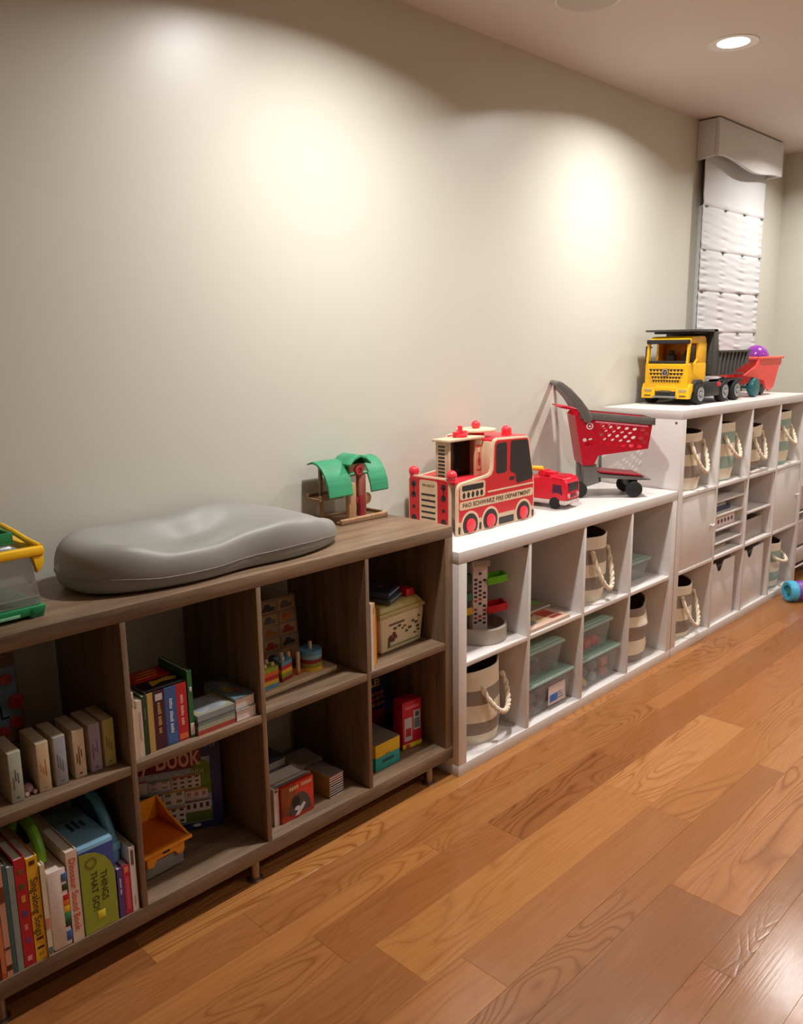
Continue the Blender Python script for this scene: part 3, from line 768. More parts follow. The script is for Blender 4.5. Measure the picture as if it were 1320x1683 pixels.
ringblock(plate([(.137, .014), (.170, .030), (.143, .066), (.118, .042)], pegs[6:8]), ['orange'], 'bare peg pair', .0163, .010)

# ---- third compartment, lower
G = 'board books at the front of the lower compartment'
book('white spined book standing against the divider beside the gorilla book', -.6985, -.322, F0, .017, .108, .10, (214, 190, 182), group=G, deco=[(.2, .8, .93, .98, (110, 50, 50))])
t = thing('board_book', 'red and brown board book with a grey gorilla face on its front', 'book', (-.6785, -.3285, F0), 1, G)
bx('cover', mat((206, 52, 26), .4), t, 0, 0, 0, .116, .016, .106, .001)
bx('pages', M_PAPER, t, .003, .016, .003, .113, .018, .104, .0003)
bx('print', mat((132, 64, 22), .45, var=.2), t, .0005, -.0008, .018, .052, .0004, .1055, .0002)
arc = [(.066+.038*math.cos(a), .012+.062*math.sin(a)) for a in [math.pi*i/18 for i in range(19)]]
B().prism(arc, 'y', -.0016, -.0004).done('print', mat((78, 66, 60), .6, var=.2), t)
B().prism([(.050+.014*math.cos(a), .050+.018*math.sin(a)) for a in [2*math.pi*i/18 for i in range(18)]], 'y', -.0022, -.0012).done('print', mat((22, 20, 20), .6), t)
B().prism([(.046, .008), (.06, .008), (.075, .022), (.084, .034), (.078, .040), (.066, .030), (.056, .036), (.046, .034), (.044, .026), (.056, .022)], 'y', -.0027, -.0018).done('print', mat((214, 196, 196), .6), t)
for k in range(4): bx('print', mat((226, 180, 140), .5), t, .030+k*.008, -.0012, .087, .0355+k*.008, -.0002, .098, .0002)
bx('print', mat((214, 150, 130), .45), t, .07, -.0012, .088, .108, -.0002, .098, .0002)
t = book('grey blue board book standing behind the gorilla book', -.6790, -.305, F0, .124, .107, .016, (128, 124, 124), group=G)
t = book('thick beige board book behind the grey blue one', -.6800, -.286, F0, .118, .105, .060, (184, 164, 138), group=G)
GM = 'mini books in the black and white striped stack'
MB_ = [(196, 190, 190)]*9
ordn = ['bottom', 'second', 'third', 'fourth', 'fifth', 'sixth', 'seventh', 'eighth', 'topmost']
z = F0
for i in range(9):
    th = .0075
    t = thing('mini_book', f'{ordn[i]} mini board book of the striped stack, {"red" if i in (6, 7) else "black"} cover and white pages', 'book', (-.499, -.323+.0006*(i % 2), z), 3, GM)
    side = mat((176, 130, 62), .6)
    bx('cover', mat((150, 50, 60), .5) if i in (6, 7) else mat((34, 28, 30) if i < 8 else (120, 104, 98), .5), t, 0, 0, .0042, .056, .10, th, .0002)
    bx('pages', mat((226, 214, 210), .7), t, .001, .0005, 0, .0555, .0995, .0042, .0002)
    bx('spine', side, t, -.0008, 0, .0002, .001, .10, th, .0002)
    z += th+.0001
GQ = 'grey books in the pile behind the striped stack'
z = F0
for i, (c, nm) in enumerate((((120, 104, 96), 'brown grey lowest'), ((90, 80, 80), 'dark grey middle'), ((132, 116, 106), 'light grey uppermost'))):
    book(f'{nm} flat book of the pile behind the striped stack', -.525, -.216, z, .0235, .088, .092, c, lay='flat', group=GQ, pg=mat((200, 184, 170), .7)); z += .0238
GQ = 'books piled at the wall in the lower compartment'
z = F0
for i, (c, nm, th) in enumerate((((150, 140, 136), 'pale grey bottom', .022), ((186, 172, 168), 'off-white second', .020), ((120, 116, 120), 'slate third', .018), ((188, 176, 176), 'white fourth', .020), ((48, 62, 70), 'dark teal top', .012))):
    book(f'{nm} book of the pile at the wall', -.700+.006*i, -.150, z, th, .19-.012*i, .12, c, lay='flat', group=GQ); z += th+.0003

# ---- fourth compartment, upper
G = 'slim books beside the cream tub'
book('slim tall white book against the divider beside the cream tub', -.3575, -.3615, F1, .0105, .206, .14, (222, 206, 194), group=G)
book('yellow spined slim book beside the cream tub', -.3455, -.348, F1, .018, .200, .14, (218, 166, 62), group=G, deco=[(.25, .75, .83, .93, (130, 90, 40)), (.35, .65, .2, .75, (180, 124, 50))])
book('thin pale book with an orange edge beside the cream tub', -.3260, -.337, F1, .010, .182, .14, (214, 190, 160), group=G, deco=[(.1, .9, .02, .85, (222, 180, 110))])
book('thin orange book nearest the cream tub', -.3145, -.330, F1, .010, .172, .14, (206, 112, 48), group=G)
t = thing('storage_tub', 'cream plastic toy tub with an olive yellow lid and printed trees', 'tub', (-.262, -.300, F1), 3)
B().taper((.010, .006, .200, .150), (0, 0, .211, .165), 0, .118, .010, seg=3).done('body', mat((224, 208, 172), .35, var=.03), t)
B().taper((-.004, -.004, .215, .169), (.002, .002, .209, .163), .1181, .132, .004).taper((.002, .002, .209, .163), (.016, .016, .195, .149), .131, .152, .006).done('lid', mat((196, 176, 104), .38, var=.04), t)
b = B()
fx = lambda z: .0045*(1-z/.118)-.0008
for px, pz, r in ((.060, .040, .014), (.072, .046, .012), (.052, .050, .011), (.066, .058, .010), (.046, .040, .010)):
    b.box(px-r*.6, fx(pz)-.001, pz-r*.5, px+r*.6, fx(pz)+.002, pz+r*.5, .001)
b.done('print', mat((110, 48, 36), .6), t, kind='stuff')
b = B()
for px, pz, r in ((.125, .052, .008), (.14, .06, .01), (.115, .072, .007), (.155, .078, .009), (.17, .07, .01), (.178, .055, .010), (.182, .088, .007), (.09, .078, .009), (.105, .066, .006), (.07, .074, .010), (.182, .042, .008), (.165, .036, .007)):
    b.box(px-r*.7, fx(pz)-.001, pz-r*.35, px+r*.7, fx(pz)+.002, pz+r*.35, .0008)
b.box(.040, fx(.03)-.001, .02, .046, fx(.03)+.002, .05)
b.done('print', mat((72, 66, 50), .6), t, kind='stuff')
b = B().box(.038, fx(.018)-.001, .0165, .185, fx(.018)+.002, .020)
b.done('print', mat((132, 136, 84), .6), t)
b = B()
for i in range(6): b.box(.044+i*.012, fx(.09)-.0008, .087, .053+i*.012, fx(.09)+.002, .0925)
b.done('print', mat((96, 84, 66), .6), t, kind='stuff')
for zz, c, lb, rz, x in ((F1+.1522, (70, 92, 100), 'lower dark teal flat case lying on the tub lid', 24, -.216), (F1+.1527+.021, (44, 60, 88), 'upper dark blue flat case with a black face on the tub lid', 26, -.222)):
    t = thing('flat_case', lb, 'case', (x, -.300, zz), rz, 'dark cases on the tub lid')
    bx('shell', mat(c, .3), t, 0, 0, 0, .098, .092, .020, .006)
    bx('rim', mat((150, 160, 170), .3), t, .001, -.0012, .012, .097, .001, .0165, .0008)
    if c[0] < 60:
        bx('face', M_BLACK, t, .008, .008, .0195, .09, .084, .0208, .0006)
        bx('print', mat((130, 60, 50), .4), t, .05, .045, .0206, .08, .06, .0211, .0002)
tag(B().taper((0, 0, .040, .060), (.003, .003, .037, .057), 0, .024, .004).done('red_box', mat((206, 28, 40), .35), loc=(-.115, -.270, F1+.1522)), 'small red plastic box on the cream tub lid', 'box')

# ---- fourth compartment, lower
t = thing('puzzle_box', 'dark navy and red box lettered PLE! standing at the back wall', 'game', (-.344, -.135, F0+.0041), rot=(R(-7), 0, 0))
bx('box', mat((44, 46, 88), .45), t, 0, 0, 0, .300, .03, .225, .002)
bx('print', mat((130, 26, 26), .5, var=.2), t, .15, -.0008, .02, .262, .0004, .085, .0003)
for i in range(5):
    for j in range(3): bx('print', mat((190, 60, 44) if (i+j) % 2 else (150, 120, 70), .5, var=.2), t, .16+i*.022, -.0012, .10+j*.018, .178+i*.022, .0002, .112+j*.018, .0002)
text('PLE!', .034, t, (.222, -.001, .178), mat((240, 200, 60), .5), bold=.0008)
bx('print', mat((170, 40, 40), .5), t, .14, -.0008, .198, .25, .0004, .210, .0003)
bx('print', mat((90, 100, 150), .5), t, .255, -.0008, .196, .298, .0004, .222, .0003)
t = thing('card_box', 'square yellow and teal card box with a grey brown top on the lowest shelf', 'box', (-.302, -.311, F0), 1)
bx('base', mat((30, 156, 148), .4), t, 0, 0, 0, .108, .125, .044, .002)
bx('lid', mat((226, 184, 28), .4), t, -.0006, -.0006, .0443, .1086, .1256, .088, .002)
bx('lid_top', mat((112, 98, 84), .5), t, .0, .0, .0875, .108, .125, .0892, .0004)
bx('print', mat((30, 80, 84), .5), t, .030, -.0008, .022, .080, .0004, .032, .0003)
bx('thumb_notch', mat((150, 118, 24), .5), t, .044, -.0012, .0445, .062, .0004, .050, .0003)
t = thing('card_game', 'upright red card game box with white picture panels on the lowest shelf', 'game', (-.143, -.272, F0), -7)
bx('box', mat((196, 24, 50), .35), t, 0, 0, 0, .080, .050, .164, .0015)
bx('print', mat((226, 206, 40), .4), t, .0, -.0006, .002, .0805, .0004, .018, .0002)
bx('print', mat((196, 60, 50), .4), t, .014, -.001, .0025, .03, -.0002, .016, .0002)
for x0, z0, x1, z1 in ((.008, .028, .040, .108), (.046, .060, .074, .128)): bx('panel', mat((200, 196, 206), .4), t, x0, -.0008, z0, x1, .0004, z1, .0003)
bx('print', mat((186, 36, 50), .4), t, .013, -.0014, .044, .035, -.0006, .072, .001)
bx('print', mat((96, 130, 160), .4), t, .049, -.0014, .066, .071, -.0006, .10, .001)
bx('print', mat((60, 90, 130), .4), t, .053, -.0016, .106, .068, -.0006, .122, .001)
bx('print', mat((226, 110, 130), .4), t, .010, -.0008, .138, .07, .0004, .148, .0003)
bx('flap', mat((170, 20, 44), .35), t, .004, .004, .1638, .076, .046, .1652, .0003)

# ================================================================ STRIPED BASKETS, BINS AND BOXES IN THE WHITE UNITS
MB = [M_CREAM, M_TAUPE, M_MINT, M_INNER]
def rope(parent, c, R0, z0, drop, a0, a1, out=.030):
    n = 46
    P = []
    for i in range(n):
        k = i/(n-1); sn = math.sin(math.pi*k)
        a = R(a0+(a1-a0)*k); rr = R0+.004+out*sn**.6
        P.append(Vector((c[0]+rr*math.cos(a), c[1]+rr*math.sin(a), z0-drop*sn**.75)))
    b = B()
    for ph in (0, math.pi):
        q = []
        for i, p in enumerate(P):
            d = (P[min(i+1, n-1)]-P[max(i-1, 0)]).normalized()
            u = Vector((0, 0, 1)).cross(d)
            if u.length < .05: u = Vector((1, 0, 0))
            u.normalize(); v = d.cross(u)
            t = i*.95+ph
            q.append(p+u*.0042*math.cos(t)+v*.0042*math.sin(t))
        b.tube(q, .0062, 7)
    o = b.done('rope_handle', M_ROPE, parent)
    for p in (P[0], P[-1]): B().ball(p, .011, n=10).done('knot', M_ROPE, o)
def basket(label, cx, cy, z, r, h, bands, rope_z=None, drop=.10, ang=(-112, -38), seed=0, sag=.004, rim=.0, group='striped rope handled baskets', slump=0, rz=0):
    """bands from the top: [(height fraction where it ends, material index)]"""
    t = thing('storage_basket', label, 'basket', (cx, cy, z+.0006), 0, group)
    rnd = random.Random(seed)
    p1, p2, p3 = rnd.uniform(0, 6), rnd.uniform(0, 6), rnd.uniform(0, 6)
    zs, mi = [0.0], []
    cut = [0.0]
    prev = 1.0
    seq = []
    for f, m in bands: seq.append((prev, f, m)); prev = f
    prof, bd = [(0, .002), (r*.86, .002)], [seq[-1][2], seq[-1][2]]
    for top, bot, m in reversed(seq):
        for k in range(4):
            prof.append((r*(.90+.10*min(1, ((bot+(top-bot)*k/4)*4))), h*(bot+(top-bot)*k/4))); bd.append(m)
    prof.append((r, h))
    bd = bd[:len(prof)-1]
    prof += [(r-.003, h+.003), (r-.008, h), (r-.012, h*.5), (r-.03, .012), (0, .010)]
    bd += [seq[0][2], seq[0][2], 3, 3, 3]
    def fn(rr, zz, a):
        w = sag*(math.sin(3*a+p1)+.7*math.sin(2*a+p2+zz*9)+.4*math.sin(7*a+p3+zz*25))*min(1, zz/h*1.4)
        f = min(1, max(0, zz/h))
        dz = (rim*math.sin(a+2.0)+sag*.8*math.sin(2*a+p3))*f**2
        if slump:
            w += -slump*math.exp(-((zz-h*.42)/(h*.10))**2)*(.6+.4*math.sin(2*a+p1))+slump*.7*math.exp(-((zz-h*.66)/(h*.10))**2)
        return rr+w*(rr/r), zz+dz
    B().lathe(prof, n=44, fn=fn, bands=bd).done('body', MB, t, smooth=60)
    if rope_z: rope(t, (0, 0), r, rope_z, drop, *ang)
    return t
def cell(C, Z, c, r): return (C[c][0]+C[c][1])/2, Z[r]
x, z = cell(C1, Z1, 0, 0)
basket('large cream and taupe striped basket in the lowest cube next to the brown unit', x+.008, -.218, z, .142, .272, [(.76, 0), (.56, 1), (.32, 0), (.14, 1), (0, 0)], .215, .10, (-110, -48), 1, .006, .008)
x, z = cell(C1, Z1, 2, 1)
basket('cream and taupe striped basket with a long looped rope in the upper third cube', x, -.228, z, .128, .262, [(.82, 0), (.60, 1), (.40, 0), (.20, 1), (0, 0)], .205, .15, (-114, -54), 2, .005, .012)
x, z = cell(C1, Z1, 3, 0)
basket('slumped taupe and cream basket without a visible rope in the lowest fourth cube', x-.004, -.235, z, .130, .255, [(.86, 1), (.68, 0), (.66, 1), (.40, 1), (.14, 0), (0, 1)], None, seed=3, sag=.008, rim=.014, slump=.012)
x, z = cell(C2, Z2, 0, 2)
basket('cream and taupe striped basket in the top cube beside the big dump truck cab', x, -.226, z, .146, .262, [(.86, 0), (.64, 1), (.44, 0), (.23, 1), (0, 0)], .215, .13, (-114, -54), 4)
x, z = cell(C2, Z2, 1, 2)
basket('cream and mint striped basket with a fat rope loop in the top row', x-.006, -.228, z, .144, .275, [(.86, 0), (.66, 2), (.44, 0), (.23, 2), (.03, 0), (0, 2)], .215, .10, (-114, -54), 5)
x, z = cell(C2, Z2, 2, 2)
basket('narrow cream and taupe striped basket with a folded rim in the top row', x-.006, -.228, z, .130, .235, [(.78, 0), (.50, 1), (.24, 0), (0, 1)], .20, .13, (-116, -60), 6, .008)
x, z = cell(C2, Z2, 3, 2)
basket('cream and mint striped basket at the far end of the top row', x-.006, -.228, z, .144, .285, [(.87, 0), (.67, 2), (.45, 0), (.27, 2), (.07, 0), (0, 2)], .205, .09, (-114, -54), 7)
x, z = cell(C2, Z2, 0, 0)
basket('cream and taupe striped basket in the lowest cube under the knobbed door', x-.006, -.228, z, .144, .252, [(.84, 0), (.60, 1), (.35, 0), (.10, 1), (0, 0)], .20, .14, (-114, -54), 8)
x, z = cell(C2, Z2, 3, 0)
basket('cream and mint striped basket in the lowest cube by the purple roller', x-.006, -.228, z, .144, .262, [(.84, 0), (.60, 2), (.38, 0), (.18, 2), (.06, 0), (0, 2)], .19, .03, (-114, -54), 9)

def bin_(label, x0, y0, z, w, d, h, group='clear bins with green lids'):
    t = thing('storage_bin', label, 'storage bin', (x0, y0, z), 0, group)
    i = .022
    b = B().taper((i, i, w-i, d-i), (.008, .008, w-.008, d-.008), 0, h-.012, .010, seg=3)
    top = [f for f in b.bm.faces if f.normal.z > .9 and f.calc_center_median().z > h-.02]
    bmesh.ops.delete(b.bm, geom=top, context='FACES')
    b.done('body', M_CLEAR, t)
    B().taper((.001, .001, w-.001, d-.001), (.004, .004, w-.004, d-.004), h-.0165, h-.004, .004).taper((.014, .014, w-.014, d-.014), (.02, .02, w-.02, d-.02), h-.005, h, .002).done('lid', M_LID, t)
    for s in (0, 1): B().box(-.004 if s == 0 else w-.006, d*.38, h-.030, .006 if s == 0 else w+.004, d*.62, h-.010, .002).done('latch', M_LID, t)
    return t
CNAME = {(120, 70, 66): 'dark red', (150, 90, 80): 'brick red', (176, 80, 80): 'rosy red', (104, 70, 70): 'maroon', (130, 90, 80): 'brown', (190, 90, 80): 'coral',
         (60, 66, 96): 'navy', (50, 56, 84): 'dark navy', (84, 76, 80): 'charcoal', (206, 180, 90): 'yellow', (150, 170, 170): 'pale grey', (190, 100, 80): 'orange red',
         (96, 110, 140): 'slate blue', (110, 120, 130): 'grey', (200, 120, 100): 'salmon', (60, 140, 170): 'turquoise', (206, 70, 60): 'bright red', (214, 70, 66): 'tomato red'}
def toys_in(x0, y0, z, w, d, h, cols, seed, where):
    rnd = random.Random(seed)
    n = len(cols)
    for i, c in enumerate(cols):
        k = i % 3; lay = i//3
        px = x0+.036+(w-.072)*(k+.5)/3; py = y0+.045+.02*rnd.random()
        s = min((w-.085)/6.4, .028)
        b = B()
        if (i+seed) % 3 == 0: b.box(-s*.9, -s*.7, 0, s*.9, s*.9, s*1.25, .005).cyl((-s*.4, 0, s*1.24), (-s*.4, 0, s*1.45), s*.3).cyl((s*.4, 0, s*1.24), (s*.4, 0, s*1.45), s*.3)
        elif (i+seed) % 3 == 1: b.prism([(-s, .004), (s, .004), (s, s*.8), (s*.4, s*.9), (s*.2, s*1.5), (-s*.6, s*1.5), (-s, s*.8)], 'y', -s*.6, s*.7, .003).cyl((-s*.55, -s*.7, s*.3), (-s*.55, s*.8, s*.3), s*.3, n=12).cyl((s*.55, -s*.7, s*.3), (s*.55, s*.8, s*.3), s*.3, n=12)
        else: b.ball((0, 0, s*.8), s*.8, n=14)
        o = b.done('small_toy', mat(c, .5), loc=(px, py, z+.0045+lay*(s*1.5+.004)))
        tag(o, f'{CNAME[c]} {("building brick", "toy car", "plastic ball")[(i+seed) % 3]} dimly seen in {where}', 'toy', 'toys inside '+where)
c0 = C1[1][0]
def pair(c0, cl, cu, where, sd):
    z = Z1[0]
    bin_(f'lower clear bin with green lid in the {where}', c0+.008, -.372, z+.0005, .318, .30, .142)
    bin_(f'upper smaller clear bin with green lid in the {where}', c0+.012, -.362, z+.1432, .262, .24, .124)
    toys_in(c0+.008, -.372, z, .318, .30, .142, cl, sd, f'the lower bin of the {where}')
    toys_in(c0+.012, -.362, z+.1432, .262, .24, .124, cu, sd+1, f'the upper bin of the {where}')
pair(C1[1][0], [(120, 70, 66), (150, 90, 80), (176, 80, 80), (104, 70, 70), (130, 90, 80), (190, 90, 80)], [(60, 66, 96), (50, 56, 84), (84, 76, 80)], 'second cube', 1)
pair(C1[2][0], [(206, 180, 90), (150, 170, 170), (190, 100, 80), (96, 110, 140), (110, 120, 130), (200, 120, 100)], [(60, 140, 170), (206, 70, 60), (214, 70, 66)], 'third cube', 4)
t = bpy.data.objects['storage_bin']
bx('paper_label', mat((226, 206, 200), .6), t, .150, .0075, .022, .262, .0095, .098, .0003)
bx('print', mat((50, 110, 190), .5), t, .160, .0069, .032, .212, .0078, .062, .0002)
for k in range(3): bx('print', mat((120, 110, 120), .6), t, .216, .0069, .036+k*.011, .25-.008*k, .0078, .040+k*.011, .0002)
bin_('single small clear bin with green lid in the upper fourth cube', C1[3][0]+.012, -.335, Z1[1]+.0005, .265, .25, .098)

# toy marble tower in the first upper cube
t = thing('marble_tower', 'toy marble run tower with green and red ramps on a grey round base', 'toy', (.258, -.258, Z1[1]+.0004), -32)
B().lathe([(0, 0), (.098, 0), (.101, .004), (.101, .052), (.098, .056), (.092, .056), (.088, .016), (0, .016)], n=48).done('base', mat((176, 164, 152), .5), t)
PAT = mat((226, 206, 200), .5)
b = B().box(-.027, -.022, .016, .027, .022, .262, .002).done('post', PAT, t)
rnd = random.Random(3)
for j in range(12):
    zc = .06+j*.0155
    c = (36, 30, 30) if j > 5 or j % 2 == 0 else (186, 44, 44)
    for (u, v) in ((-.016, 0), (.0, .006), (.016, -.003)):
        if rnd.random() < .8: B().box(u-.006, -.0228, zc+v-.004, u+.005, -.0218, zc+v+.004, .001).done('print', mat(c, .5), t)
B().box(-.034, -.03, .262, .034, .03, .284, .003).done('cap', mat((168, 160, 148), .5), t)
def ramp(z, c, side):
    m = mat(c, .35)
    b = B()
    for s in (0,): b.taper((.028, -.030, .102, .030), (.028, -.030, .102, .030), 0, .006, .001)
    b.box(.028, -.030, .004, .102, -.026, .026, .001).box(.028, .026, .004, .102, .030, .026, .001).box(.098, -.03, .004, .103, .03, .026, .001)
    o = b.done('ramp', m, t)
    o.location = (0, 0, z); o.rotation_euler = (0, R(-9 if side > 0 else 9), 0 if side > 0 else math.pi)
ramp(.188, (110, 196, 40), 1); ramp(.084, (206, 26, 46), 1); ramp(.150, (50, 110, 80), -1); ramp(.098, (222, 170, 50), -1)
bx('block', mat((50, 90, 76), .5), t, -.07, -.012, .20, -.028, .012, .232, .002)

# flat books of the second upper cube
t = book('flat picture book with red and cream cover lying at the front of the second cube', C1[1][0]+.012, -.382, Z1[1]+.0003, .013, .255, .20, (214, 180, 160), lay='flat', rz=0, group='flat books in the second cube', pages_front=True)
for x0, y0, x1, y1, c in ((.03, .05, .10, .17, (196, 70, 50)), (.11, .09, .15, .18, (120, 60, 50)), (.17, .03, .235, .08, (130, 150, 140)), (.10, .03, .16, .07, (226, 196, 150)), (.025, .02, .09, .04, (150, 60, 60)), (.19, .10, .24, .18, (206, 160, 130))):
    B().box(.0131, y0, x0, .0135, y1, x1).done('print', mat(c, .4, var=.3), t, smooth=0)
t = book('flat dark board book stacked on the red and cream one', C1[1][0]+.008, -.275, Z1[1]+.0142, .012, .285, .15, (150, 132, 112), lay='flat', group='flat books in the second cube', pages_front=True)
for x0, y0, x1, y1, c in ((.02, .03, .08, .10, (110, 170, 70)), (.09, .05, .14, .12, (120, 60, 90)), (.17, .03, .27, .10, (60, 140, 70))): B().box(.0121, y0, x0, .0125, y1, x1).done('print', mat(c, .4, var=.3), t, smooth=0)
o = B().prism([(0, 0), (.07, 0), (.07, .03), (.055, .034), (.05, .055), (.02, .055), (.012, .034), (0, .03)], 'y', 0, .04, .003).done('toy_truck', mat((206, 130, 80), .5), loc=(C1[1][0]+.165, -.205, Z1[1]+.0280))
tag(o, 'small orange tan toy truck standing on the flat dark board book', 'toy truck')
for wx in (.016, .054): B().cyl((wx, -.003, .009), (wx, .043, .009), .009, n=14).done('wheel', mat((150, 60, 40), .5), o)

# contents of the tall unit
a, bq = C2[1]
G = 'dark books in the slotted cube'
zz = IZ[1]+.0008+.0705
zz = IZ[2]+.0005-.0
zz = .5905
for i, (c, th, nm) in enumerate((((40, 46, 92), .019, 'navy bottom'), ((206, 206, 214), .014, 'pale middle'), ((130, 44, 66), .021, 'maroon top'))):
    book(f'{nm} book lying in the slotted cube of the tall unit', a+.018, -.34+.01*i, zz, th, .25-.03*i, .20, c, lay='flat', group=G); zz += th+.0002
t = thing('punched_box', 'white punched card box with a row of dark holes in the slotted cube', 'box', (a+.016, -.362, .5197))
bx('box', mat((226, 206, 200), .5), t, 0, 0, 0, .262, .22, .056, .003)
for i in range(6): B().cyl((.035+i*.038, -.0008, .028), (.035+i*.038, .001, .028), .0105, n=14).done('hole', mat((96, 74, 70), .6), t)
t = thing('paper_stack', 'stack of cream papers in the bottom slot of the slotted cube', 'papers', (a+.016, -.34, Z2[1]+.0003))
for i in range(5): bx('sheet', mat((214-6*i, 196-4*i, 176), .8), t, .004*(i % 3), .004*((i*2) % 3), i*.0052, .225+.004*(i % 2), .22, i*.0052+.005, .0004)
a, bq = C2[2]
GREYB = mat((168, 156, 150), .6)
def openbox(name, label, x0, y0, z0, w, d, h, m, notch=False, group=None, rz=0):
    t = thing(name, label, 'box', (x0, y0, z0), rz, group)
    th = .004
    bx('bottom', m, t, 0, 0, 0, w, d, th, .0004)
    bx('side_wall', m, t, 0, th, th, th, d-th, h, .0004); bx('side_wall', m, t, w-th, th, th, w, d-th, h, .0004)
    bx('back_wall', m, t, 0, d-th, th, w, d, h, .0004)
    if notch:
        c = w*.36
        B().prism([(0, th), (w, th), (w, h), (c+.046, h), (c+.014, h-.048), (c-.014, h-.048), (c-.046, h), (0, h)], 'y', 0, th, .0004).done('front_wall', m, t)
    else: bx('front_wall', m, t, 0, 0, th, w, th, h, .0004)
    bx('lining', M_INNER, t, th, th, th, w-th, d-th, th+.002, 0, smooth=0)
    return t
openbox('insert_box', 'narrow grey box in the upper slot of the third cube column', a+.016, -.27, .5525, .215, .20, .125, GREYB, group='grey boxes in the third column')
openbox('insert_box', 'wide grey box in the lower slot of the third cube column', a+.016, -.355, Z2[1]+.0005, .275, .26, .105, GREYB, group='grey boxes in the third column')
openbox('notched_box', 'white box with a notched front in the second lowest cube', C2[1][0]+.012, -.374, Z2[0]+.0005, .272, .33, .305, M_WHITE, True, 'white notched boxes', 0)
openbox('notched_box', 'white box with a notched front in the third lowest cube', C2[2][0]+.012, -.374, Z2[0]+.0005, .278, .33, .305, M_WHITE, True, 'white notched boxes', 0)
for i in range(2):
    o = B().box(0, 0, 0, .22, .030, .007, .001).done('card_tray', mat((222, 210, 204), .5), loc=(C2[2][0]+.03, -.385+.0, Z2[2]+.0003+.0074*i)); 
    tag(o, f'{"upper" if i else "lower"} pale flat card in front of the narrow striped basket', 'card', 'pale cards before the narrow basket')

# white wire rack between the tall unit and the far wall
t = thing('wire_rack', 'low white wire rack standing between the tall unit and the far wall', 'rack', (3.04, -.36, 0))
MWR = mat((226, 218, 212), .4)
for px in (.006, .394):
    for py in (.006, .334): B().cyl((px, py, 0), (px, py, .66), .006, n=10).done('post', MWR, t)
for z in (.09, .20, .42, .62):
    b = B()
    for py in (.006, .334): b.cyl((0, py, z), (.40, py, z), .005, n=8)
    for px in (.006, .394): b.cyl((px, 0, z), (px, .34, z), .005, n=8)
    b.done('shelf_rim', MWR, t)
    for k in range(9): B().cyl((.006, .04+k*.032, z), (.394, .04+k*.032, z), .0022, n=6).done('wire', MWR, t)
G = 'storage tubs on the wire rack'
for z, hh, nm in ((.0965, .085, 'lowest'), (.2065, .15, 'middle'), (.4265, .15, 'upper')):
    o = B().taper((.02, .02, .37, .31), (.012, .012, .378, .322), 0, hh, .01).done('rack_tub', mat((196, 176, 170), .5), loc=(3.045, -.358, z))
    tag(o, f'{nm} pale plastic tub on the white wire rack', 'tub', G)

# purple roller on the floor
t = thing('toy_roller', 'purple toy roller with a cyan ring end lying on the floor', 'toy', (2.675, -.462, .0585), rot=(0, R(90), R(-38)))
B().lathe([(0, .02), (.034, .02), (.034, .0), (.050, -.002), (.057, .006), (.057, .040), (.052, .046), (.0, .046)], n=36).done('ring', mat((80, 180, 220), .4), t)
B().lathe([(0, .046), (.048, .046), (.053, .055), (.053, .36), (.045, .37), (0, .37)], n=36).done('body', mat((128, 74, 170), .4), t)
B().lathe([(0, .008), (.018, .008), (.024, .014), (.024, .019), (0, .0195)], n=24).done('hub', mat((60, 140, 120), .5), t)

